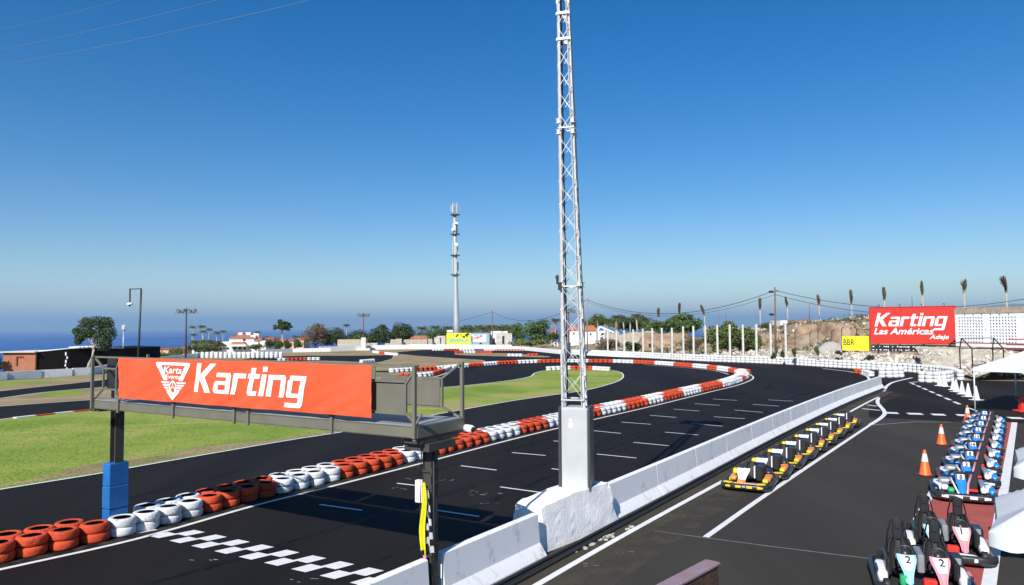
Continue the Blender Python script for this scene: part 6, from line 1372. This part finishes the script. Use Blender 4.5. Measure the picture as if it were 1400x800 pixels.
for px, py, Y, R, lb in ((817, 427, 165, 2.2, 'dark palm at the left end of the grove behind the rubble'), (843, 426.5, 168, 2.2, 'palm with a broad dry skirt above the rubble'), (852, 429, 172, 2.2, 'palm right of the dry skirted one, slightly lower'), (870, 424.5, 150, 2.0, 'tall slim palm standing clear in front of the dark tree'), (881, 430, 170, 2.2, 'palm crown half hidden right of the tall slim palm'), (831, 431, 170, 2.2, 'low palm crown between the dark palm and the skirted one'), (862, 430, 172, 2.0, 'low palm crown left of the tall slim palm')):
    put_palm('p', px, py, Y, lb, GP, R, skirt=3 if px in (843, 831) else 0, slim=.18, nf=26)
# transplanted palms with tied up fronds
def tied(px, pyt, pyf, Y, tilt, label, m=palmdark, bent=False):
    b = at(px, Y); h0 = ztop(pyf, Y, px) - b.z; h1 = ztop(pyt, Y, px) - b.z; L_ = h1 - h0; rg = random.Random(int(px)); t = thing('tied_palm', label, 'palm tree', b, 0, 'newly planted palms with tied up fronds')
    mb = MB(); mb.tube([(0, 0, -.5), (.04, 0, h0 * .5), (0, 0, h0 + .3)], [.16, .11, .10], 7); mb.build('trunk', palebark, t)
    mb = MB()
    for k in range(95):
        a = rg.uniform(0, 6.28); r_ = L_ * rg.uniform(.01, .13) * (1.5 if k % 7 == 0 else 1); u1 = rg.uniform(.55, 1.06); p0 = Vector((math.cos(a) * .08, math.sin(a) * .08, h0 - .15 + rg.uniform(0, .2) * L_)); tx = tilt * L_
        p1 = Vector((math.cos(a) * r_ * .75 + tx * .5 * u1, math.sin(a) * r_ * .75, h0 + L_ * u1 * .55)); p2 = Vector((math.cos(a) * r_ * 1.0 + tx * u1 + (-.22 * L_ if bent and k % 5 == 0 else 0), math.sin(a) * r_, h0 + L_ * u1 * (.93 if bent and k % 5 == 0 else 1))); w_ = L_ * .045; sd = Vector((1, 0, 0)) if k % 2 else Vector((.5, .8, 0))
        mb.add([p0 - sd * w_ * .6, p0 + sd * w_ * .6, p1 + sd * w_, p1 - sd * w_], [(0, 1, 2, 3)]); mb.add([p1 - sd * w_, p1 + sd * w_, p2 + sd * w_ * .25, p2 - sd * w_ * .25], [(0, 1, 2, 3)])
    mb.build('crown', m, t)
    return t
for px, a, f, Y, tl, lb in ((900.5, 421, 434, 150, 0, 'newly planted palm with tied fronds left of the round tree'), (929, 414, 429, 145, .03, 'newly planted palm with tied fronds rising above the round tree'), (963.5, 417, 431, 128, -.35, 'newly planted palm, tied fronds leaning left, right of the round tree'), (1039.5, 407.5, 423, 120, .02, 'newly planted palm with tied fronds left of the brown pole'), (1077, 406, 420, 116, -.15, 'newly planted palm right of the brown pole'), (1120.5, 403, 417, 112, -.1, 'newly planted palm above the left part of the earth mound'), (1165, 396.5, 415, 107, -.02, 'newly planted dark palm above the earth mound, left of the billboard'), (1210, 392.5, 410, 104, -.04, 'newly planted palm behind the left end of the billboard'), (1262.5, 384.5, 403, 95, -.03, 'green bundled palm behind the middle of the billboard'), (1319.5, 381.5, 400, 88, .12, 'newly planted palm with a ragged bundle right of the billboard'), (1377.5, 377, 399, 84, -.2, 'tallest newly planted palm with a bent frond at far right')):
    tied(px, a, f, Y, tl, lb, bent=px > 1300)
# eucalyptus behind the villas
t = tree('eucalyptus', 'tall loose eucalyptus tree with dark clumps over the sea', 'tree', 371, 401, 434.5, 458, 210, leafd, seed=41, blobs=26, nleaf=3400, s=.24, rb=.17, tm_=palebark)
for i, (a, b_, c, d, Yv, m_, lb) in enumerate(((362, 378, 464, 478, 195, leafd, 'dark garden shrub before the terracotta houses, first from left'), (376, 389, 462, 478, 198, leafm, 'green garden tree before the terracotta houses, second from left'), (388, 399, 465, 478, 196, leafd, 'dark garden shrub before the terracotta houses, third from left'), (400, 414, 463, 478, 194, leafm, 'green garden tree touching the brown round bush'), (255, 300, 470, 484, 185, leafd, 'dark scrub around the foot of the low palms'), (340, 362, 470, 479, 190, leafm, 'low green shrub by the right wall of the villa'), (440, 470, 455, 477, 174, leafd, 'dark hedge tree overlapping the brown round bush'), (472, 500, 459, 476, 168, leafm, 'mid green shrub above the stone wall'), (490, 520, 453, 475, 178, leafd, 'dark tree behind the reddish floodlight pole'), (545, 572, 447, 472, 178, leafd, 'dark tree at the right flank of the broad dark tree'), (566, 584, 452, 472, 184, leafm, 'green shrub tree above the tiled ruin'), (596, 618, 448, 470, 186, leafd, 'dark tree behind the telecom monopole foot'), (626, 650, 450, 468, 200, leafm, 'green tree mass behind the yellow hoarding'), (646, 676, 451, 468, 198, leafl, 'pale green tree mass behind the white hoarding'), (672, 702, 450, 468, 200, leafm, 'green tree mass behind the grey kiosk'), (744, 768, 452, 474, 150, leafd, 'dark shrub between the bushy tree and the lattice mast'), (794, 815, 436, 456, 178, leafm, 'green tree right behind the thin grey pole'), (846, 876, 434, 455, 178, leafd, 'dark tree mass under the dry skirted palm'), (870, 905, 436, 458, 165, leafl, 'pale green tree mass left of the big round tree'), (1046, 1070, 446, 456, 130, leafm, 'low green shrubs left of the white hut'), (1080, 1106, 441, 449, 126, leafl, 'sparse yellow green weeds before the brown lean-to'))):
    tree('dense_tree' if 'tree' in lb else 'green_bush', lb, 'tree' if 'tree' in lb else 'bush', a, b_, c, d, Yv, m_, seed=60 + i, nleaf=1500)


# ============================================================ buildings
def bhouse(name, label, parts, roofs=(), wins=(), px=0, Y=200, m=housew, cat='house', chim=()):
    b = at(px, Y); t = thing(name, label, cat, (b.x, Y, b.z))
    w_ = MB()
    for (x0, x1, y0, y1, dep) in parts:
        a, c = D(x0, 447, Y).x - b.x, D(x1, 447, Y).x - b.x; z0, z1 = ztop(y1, Y, x0) - b.z, ztop(y0, Y, x0) - b.z
        z0 = min(z0, 0 if y1 > 478 else z0); w_.box(((a + c) / 2, dep[0] + dep[1] / 2, (z0 + z1) / 2), (c - a, dep[1], z1 - z0))
    w_.build('wall', m, t)
    for (x0, x1, y0, y1, dep) in roofs:
        a, c = D(x0, 447, Y).x - b.x, D(x1, 447, Y).x - b.x; z0, z1 = ztop(y1, Y, x0) - b.z, ztop(y0, Y, x0) - b.z; i = min((c - a) * .18, 1.6); r = MB(); d0, d1 = dep[0] - .3, dep[0] + dep[1] + .3
        r.add([(a, d0, z0), (c, d0, z0), (c, d1, z0), (a, d1, z0), (a + i, (d0 + d1) / 2 - .5, z1), (c - i, (d0 + d1) / 2 - .5, z1), (c - i, (d0 + d1) / 2 + .5, z1), (a + i, (d0 + d1) / 2 + .5, z1)], [(0, 1, 5, 4), (1, 2, 6, 5), (2, 3, 7, 6), (3, 0, 4, 7), (4, 5, 6, 7), (3, 2, 1, 0)])
        for k in range(int((c - a) / .5)):
            xx = a + .5 * k + .3; r.tube([(xx, d0 - .01, z0 + .04), (max(a + i, min(c - i, xx)), (d0 + d1) / 2 - .5, z1 + .04)], .06, 4)
        r.build('roof', roofm, t)
    for (x0, x1, y0, y1, d0) in wins:
        a, c = D(x0, 447, Y).x - b.x, D(x1, 447, Y).x - b.x; z0, z1 = ztop(y1, Y, x0) - b.z, ztop(y0, Y, x0) - b.z
        f = MB(); e = .08; yy = d0 - .03
        f.box(((a + c) / 2, yy, z0 + e / 2), (c - a, .08, e)); f.box(((a + c) / 2, yy, z1 - e / 2), (c - a, .08, e)); f.box((a + e / 2, yy, (z0 + z1) / 2), (e, .08, z1 - z0 - 2 * e - .01)); f.box((c - e / 2, yy, (z0 + z1) / 2), (e, .08, z1 - z0 - 2 * e - .01)); wn = f.build('window', m, t)
        g_ = MB(); g_.box(((a + c) / 2, d0 - .012, (z0 + z1) / 2), (c - a - 2 * e, .02, z1 - z0 - 2 * e)); g_.build('pane', glassd, wn)
    for (x, y0, y1, wd, d0) in chim:
        a = D(x, 447, Y).x - b.x; z0, z1 = ztop(y1, Y, x) - b.z, ztop(y0, Y, x) - b.z; c_ = MB(); c_.box((a, d0, (z0 + z1) / 2), (wd, .9, z1 - z0)); c_.box((a, d0, z1 + .08), (wd * 1.25, 1.1, .14)); c_.build('chimney', m, t)
    return t
bhouse('white_villa', 'white two storey villa with terracotta roofs above the barrels', [(299, 353, 467.5, 490, (0, 9)), (311, 345, 462.5, 467.6, (1.5, 7)), (353.2, 362, 466, 490, (1, 8)), (339, 346, 458.5, 462.6, (2, 3)), (316, 340, 471, 473.5, (-2.2, 2.1))], [(310.5, 345, 457, 462.4, (1.2, 7.2)), (317.5, 339.5, 467.3, 471.2, (-1.8, 2)), (346.5, 356, 462, 466.2, (1, 5))], [(303, 306.5, 474.5, 478.5, 0), (309, 314, 474.5, 478.5, 0), (319, 324, 474, 478.3, 0), (326, 331, 474, 478.3, 0), (333, 337, 474, 478.3, 0), (329, 334, 463.5, 467, 1.5)], 325, 215, chim=((344.5, 456.8, 463, 1.4, 4), (322.5, 455.6, 459, 1.2, 4), (333.5, 455.2, 459, 1.3, 4)))
bhouse('small_house', 'small white house with hipped terracotta roof left of the villa', [(283, 299, 473.5, 488, (0, 6))], [(282, 300, 468.5, 473.6, (0, 6))], [(287, 290, 475.5, 479, 0)], 291, 205)
bhouse('small_house', 'little white house among the low palms', [(263, 282, 476, 490, (0, 6)), (268, 276, 473, 476.1, (1, 4))], [(266, 275, 471, 473.5, (.8, 4.4))], [(271, 274, 476.8, 480, 0)], 271, 212); bhouse('small_house', 'cream flat roofed house behind the banana plants', [(215, 231, 477.5, 492, (0, 7))], [(214, 232, 475.3, 477.8, (0, 7))], [(221, 223, 479, 482, 0)], 223, 190, housec); bhouse('small_house', 'low cream house front beside the round green hedge', [(240, 252, 477, 491, (0, 5))], [(239, 253, 474.8, 477.2, (0, 5))], [(243, 246, 478, 481, 0)], 246, 200, housec)
tree('green_bush', 'rounded green hedge left of the small white house', 'bush', 235, 254, 475, 486, 170, leafm, seed=45, nleaf=900)
bhouse('terrace_house', 'terracotta coloured house row behind the low palms, left block', [(359, 374, 464, 490, (0, 7)), (374.2, 388, 466, 490, (1, 7))], [(358, 375, 461, 464.1, (0, 7)), (374, 389, 463.4, 466.1, (1, 7))], [(362, 365, 468, 471, 0), (369, 372, 468, 471, 0), (378, 381, 470, 473, 1)], 373, 225, housec)
bhouse('terrace_house', 'terracotta coloured house row by the brown bush, right block', [(389, 402, 466, 490, (0, 7)), (402.2, 414, 464.5, 490, (1, 7))], [(388, 402.5, 463.2, 466.2, (0, 7)), (402, 415, 461.2, 464.7, (1, 7))], [(393, 396, 470, 473, 0), (405, 408, 468, 471, 1)], 401, 228, housec)
# stone walls and ruins behind the white wall
def block(name, label, cat, x0, x1, y0, y1, Y, m, dep=1.0, cap=None, jag=0):
    a, c = D(x0, 447, Y), D(x1, 447, Y); z0, z1 = min(ztop(y1, Y, x0), H(a.x, Y)), ztop(y0, Y, x0); mb = MB(); n = max(1, int((x1 - x0) / 6)) if jag else 1; rg = random.Random(int(x0))
    ws = (c.x - a.x) / n
    for i in range(n): zz_ = z1 - (rg.uniform(0, jag) if jag else 0); mb.box((a.x + ws * (i + .5), Y + dep / 2, (z0 + zz_) / 2), (ws - (.0), dep, zz_ - z0)) if not jag else mb.box((a.x + ws * (i + .5), Y + dep / 2 + .012 * i, (z0 + zz_) / 2), (ws - .006, dep, zz_ - z0))
    o = mb.build(name, m); return tag(o, label, cat)
block('stone_wall', 'grey brown stone wall behind the white wall, left of the pale pillar', 'wall', 461.5, 494, 464.3, 478, 156, stonem); block('stone_wall', 'short stone wall just right of the pale pillar', 'wall', 501, 516, 467, 477, 157, stonem, jag=.5)
block('stone_wall', 'jagged pale ruined wall under the broad dark tree', 'wall', 526, 549, 463, 477, 158, stonem, jag=1.0); block('stone_wall', 'long low stone building wall left of the grey shed', 'wall', 552, 584, 464.5, 477, 160, stonem, dep=6); block('stone_wall', 'stone stub wall beside the grey shed', 'wall', 585.5, 591, 463.5, 477, 158, stonem)
bhouse('stone_ruin', 'ruined stone house with sloping tiled roof by the round dark tree', [(562, 583, 463.2, 478, (0, 5))], [(560, 585, 459, 463.3, (0, 5))], [(568, 571, 465, 469, 0)], 572, 166, stonem, 'ruin')
bhouse('grey_shed', 'pale grey shed left of the yellow hoarding', [(597, 609, 459.5, 478, (0, 5)), (593, 597.2, 461.5, 478, (1, 3))], [], [(601, 603.5, 461.5, 470.5, 0)], 603, 159, concretem, 'shed'); bhouse('grey_kiosk', 'pale grey block kiosk with a green door at the foot of the pole', [(678, 700, 456, 478, (0, 5))], [], [(686, 690, 459, 471, 0)], 689, 156, concretem, 'kiosk'); bhouse('white_shed', 'small white flat roofed building behind the kiosk', [(671, 694, 453, 478, (0, 6)), (611, 619, 451.5, 454.5, (0, 3))], [], [(674, 677, 462, 471, 0)], 683, 170, housew, 'shed')
bhouse('blue_roof_shed', 'long shed with a pale blue roof behind the white hoarding', [(643, 669, 455.6, 478, (0, 6))], [], [(655, 659, 468.2, 471, 0)], 656, 164, M("blue_grey_wall", (.25, .36, .42), .6), 'shed')
bhouse('small_house', 'white gabled house seen just left of the lattice mast', [(754, 763, 456, 482, (0, 6))], [(752, 764, 450.5, 456.2, (0, 6))], [(757, 759, 459, 463, 0)], 758, 150); bhouse('small_house', 'white house with salmon roof seen through the lattice mast', [(778, 798, 451.5, 484, (0, 8))], [(776, 799, 446, 451.7, (0, 8))], [(783, 786, 454, 458, 0), (790, 793, 454, 458, 0)], 788, 165)
bhouse('small_house', 'salmon roofed house right of the thin grey pole', [(800, 816, 452, 484, (0, 8))], [(798, 818, 445, 452.2, (0, 8))], [(806, 809, 455, 459, 0)], 808, 162)
bhouse('roofless_house', 'white gabled ruin with bare sloping roof beams', [(818, 828, 452.5, 470, (0, 5))], [], [(822, 824.5, 455, 459, 0)], 823, 150, housew, 'ruin')
mb = MB(); Yb = 148; pp_ = lambda x, y: D(x, y, Yb); mb.bar(pp_(820, 446.5), pp_(839, 454.5), .45, .3); mb.bar(pp_(820, 446.5), pp_(817, 452), .5, .3); mb.bar(pp_(819, 461), pp_(832, 456.5), .5, .2); mb.bar(pp_(826, 449.5), pp_(828, 455), .3, .2); o = mb.build('roof_beams', housew); tag(o, 'fallen white roof beams lying over the roofless house', 'beams')
bhouse('white_hut', 'white block hut with brown lean-to roof above the earth mound', [(1067, 1078, 438.3, 456, (0, 5))], [], [(1070, 1072, 441, 445, 0)], 1073, 132, housew, 'hut')
mb = MB(); pp_ = lambda x, y: D(x, y, 131); mb.add([pp_(1079, 439), pp_(1106, 437.3), pp_(1106, 439), pp_(1085, 444)] + [D(x, y, 136) for x, y in ((1079, 437.6), (1106, 436), (1106, 437.6), (1085, 442.6))], [(0, 1, 2, 3), (0, 1, 5, 4), (7, 6, 5, 4), (1, 2, 6, 5), (2, 3, 7, 6), (3, 0, 4, 7)]); o = mb.build('lean_to_roof', M("brown_roof", (.30, .13, .09), .8)); tag(o, 'brown lean-to roof propped right of the white hut', 'roof')
block('stone_wall', 'long pale rubble wall behind the fence posts, far left stretch', 'wall', 828, 895, 452.3, 470, 138, stonem, jag=.7); block('stone_wall', 'pale wall glimpsed between bushes right of the round tree', 'wall', 962, 1062, 448.5, 462, 140, M("pale_wall", (.42, .36, .28), .9, var=.2), dep=.6)
block('stone_wall', 'sandy retaining wall along the top of the earth mounds', 'wall', 1090, 1192, 441.2, 448, 122, M("pale_wall", (.42, .36, .28), .9, var=.2), jag=.25); block('stone_wall', 'reed fence wall at the back of the dark yard, far right', 'wall', 1310, 1440, 503.5, 516, 64.5, M("reed_fence", (.38, .28, .17), .9, var=.3, scale=6), dep=.2)
# brown hut with black netting house
b = at(28, 80); t = thing('brown_hut', 'square terracotta rendered hut with a flat pale roof edge at far left', 'hut', b)
Yh = 80; a, c = D(5.5, 447, Yh).x - b.x, D(49.5, 447, Yh).x - b.x; zt_, zb_ = ztop(482, Yh, 28) - b.z, 0
mb = MB(); mb.box(((a + c) / 2, 2.5, (zt_ + zb_) / 2), (c - a, 5, zt_ - zb_)); wl = mb.build('wall', brickm, t)
mb = MB(); mb.box(((a + c) / 2, 2.4, zt_ + .06), (c - a + .3, 5.5, .12)); mb.build('roof', M("pale_roof_edge", (.55, .53, .5), .8), t)
a1, c1_, z1_, z0_ = D(23.5, 447, Yh).x - b.x, D(33, 447, Yh).x - b.x, ztop(488, Yh, 28) - b.z, ztop(499, Yh, 28) - b.z
mb = MB(); mb.box(((a1 + c1_) / 2, -.06, z1_), (c1_ - a1, .12, .10)); mb.box((a1 + .08, -.06, (z1_ + z0_) / 2 - .06), (.14, .12, z1_ - z0_)); mb.build('window_ledge', M("dark_render", (.16, .06, .035), .9), t)
b2 = at(50, 80); t = thing('netting_house', 'long black shade net enclosure running right from the terracotta hut', 'enclosure', b2)
pts = [Vector((D(50, 447, 80.2).x, 80.2, 0)), Vector((D(96, 447, 82).x, 82, 0)), Vector((D(128, 447, 84).x, 84, 0)), Vector((D(170, 447, 87).x, 87, 0))]; tops = [ztop(y, Y_, x) for x, y, Y_ in ((50, 481.5, 80.2), (96, 477.2, 82), (128, 475.5, 84), (170, 476.5, 87))]
mb = MB(); k = 4; F_ = [(p.x - b2.x, p.y - b2.y, -1) for p in pts]; G_ = [(p.x - b2.x, p.y - b2.y, z - b2.z) for p, z in zip(pts, tops)]; B1 = [(x, y + 9, z) for x, y, z in G_]; B0 = [(x, y + 9, -1) for x, y, z in G_]
mb.add(F_ + G_ + B1 + B0, [(i, i + 1, 4 + i + 1, 4 + i) for i in range(3)] + [(4 + i, 5 + i, 9 + i, 8 + i) for i in range(3)] + [(3, 7, 11, 15), (0, 4, 8, 12)]); mb.build('net_wall', netm, t)
mb = MB(); mb.tube([Vector(p) + Vector((0, -.05, .05)) for p in G_], .07, 5); 
for u in (.15, .3, .5, .75): p = Vector(G_[1]).lerp(Vector(G_[2]), u); mb.rbox(p + Vector((0, .3, .14)), (1.2, .5, .18), .06, .2)
mb.build('ridge_edge', M("white_plastic_sheet", (.66, .67, .68), .5), t)
mb = MB(); x_ = D(94.5, 447, 81.5).x - b2.x
for k_ in range(6): mb.rbox((x_ + .1 * math.sin(k_ * 2), 1.1, .3 + k_ * .42), (.16, .05, .26 + .12 * (k_ % 2)), .03)
mb.build('torn_sheet', M("white_plastic_sheet", (.66, .67, .68), .5), t)
tree('green_bush', 'pale leafy shrub left of the terracotta hut at the photo edge', 'bush', -14, 5.5, 483, 508, 79, leafl, seed=50, nleaf=900, s=.16)
tree('green_bush', 'dark bush with light leaves showing through the netting', 'bush', 60, 82, 490, 504, 78.8, leafd, seed=51, nleaf=120, s=.14) if False else None

# ============================================================ haze
mb = MB(); mb.box((0, 20000, (620 - 97) / 2), (110000, 70000, 620 + 97)); hz = mb.build('haze', None if False else M("tmp", (1, 1, 1)))
hm = bpy.data.materials.new("haze_volume"); hm.use_nodes = True; n = hm.node_tree.nodes; n.remove(n["Principled BSDF"]); v = n.new("ShaderNodeVolumePrincipled")
v.inputs['Color'].default_value = (.43, .69, 1.0, 1); v.inputs['Density'].default_value = 7e-5; v.inputs['Anisotropy'].default_value = .1
hm.node_tree.links.new(v.outputs[0], n["Material Output"].inputs['Volume']); hz.data.materials.clear(); hz.data.materials.append(hm); hz['kind'] = 'stuff'
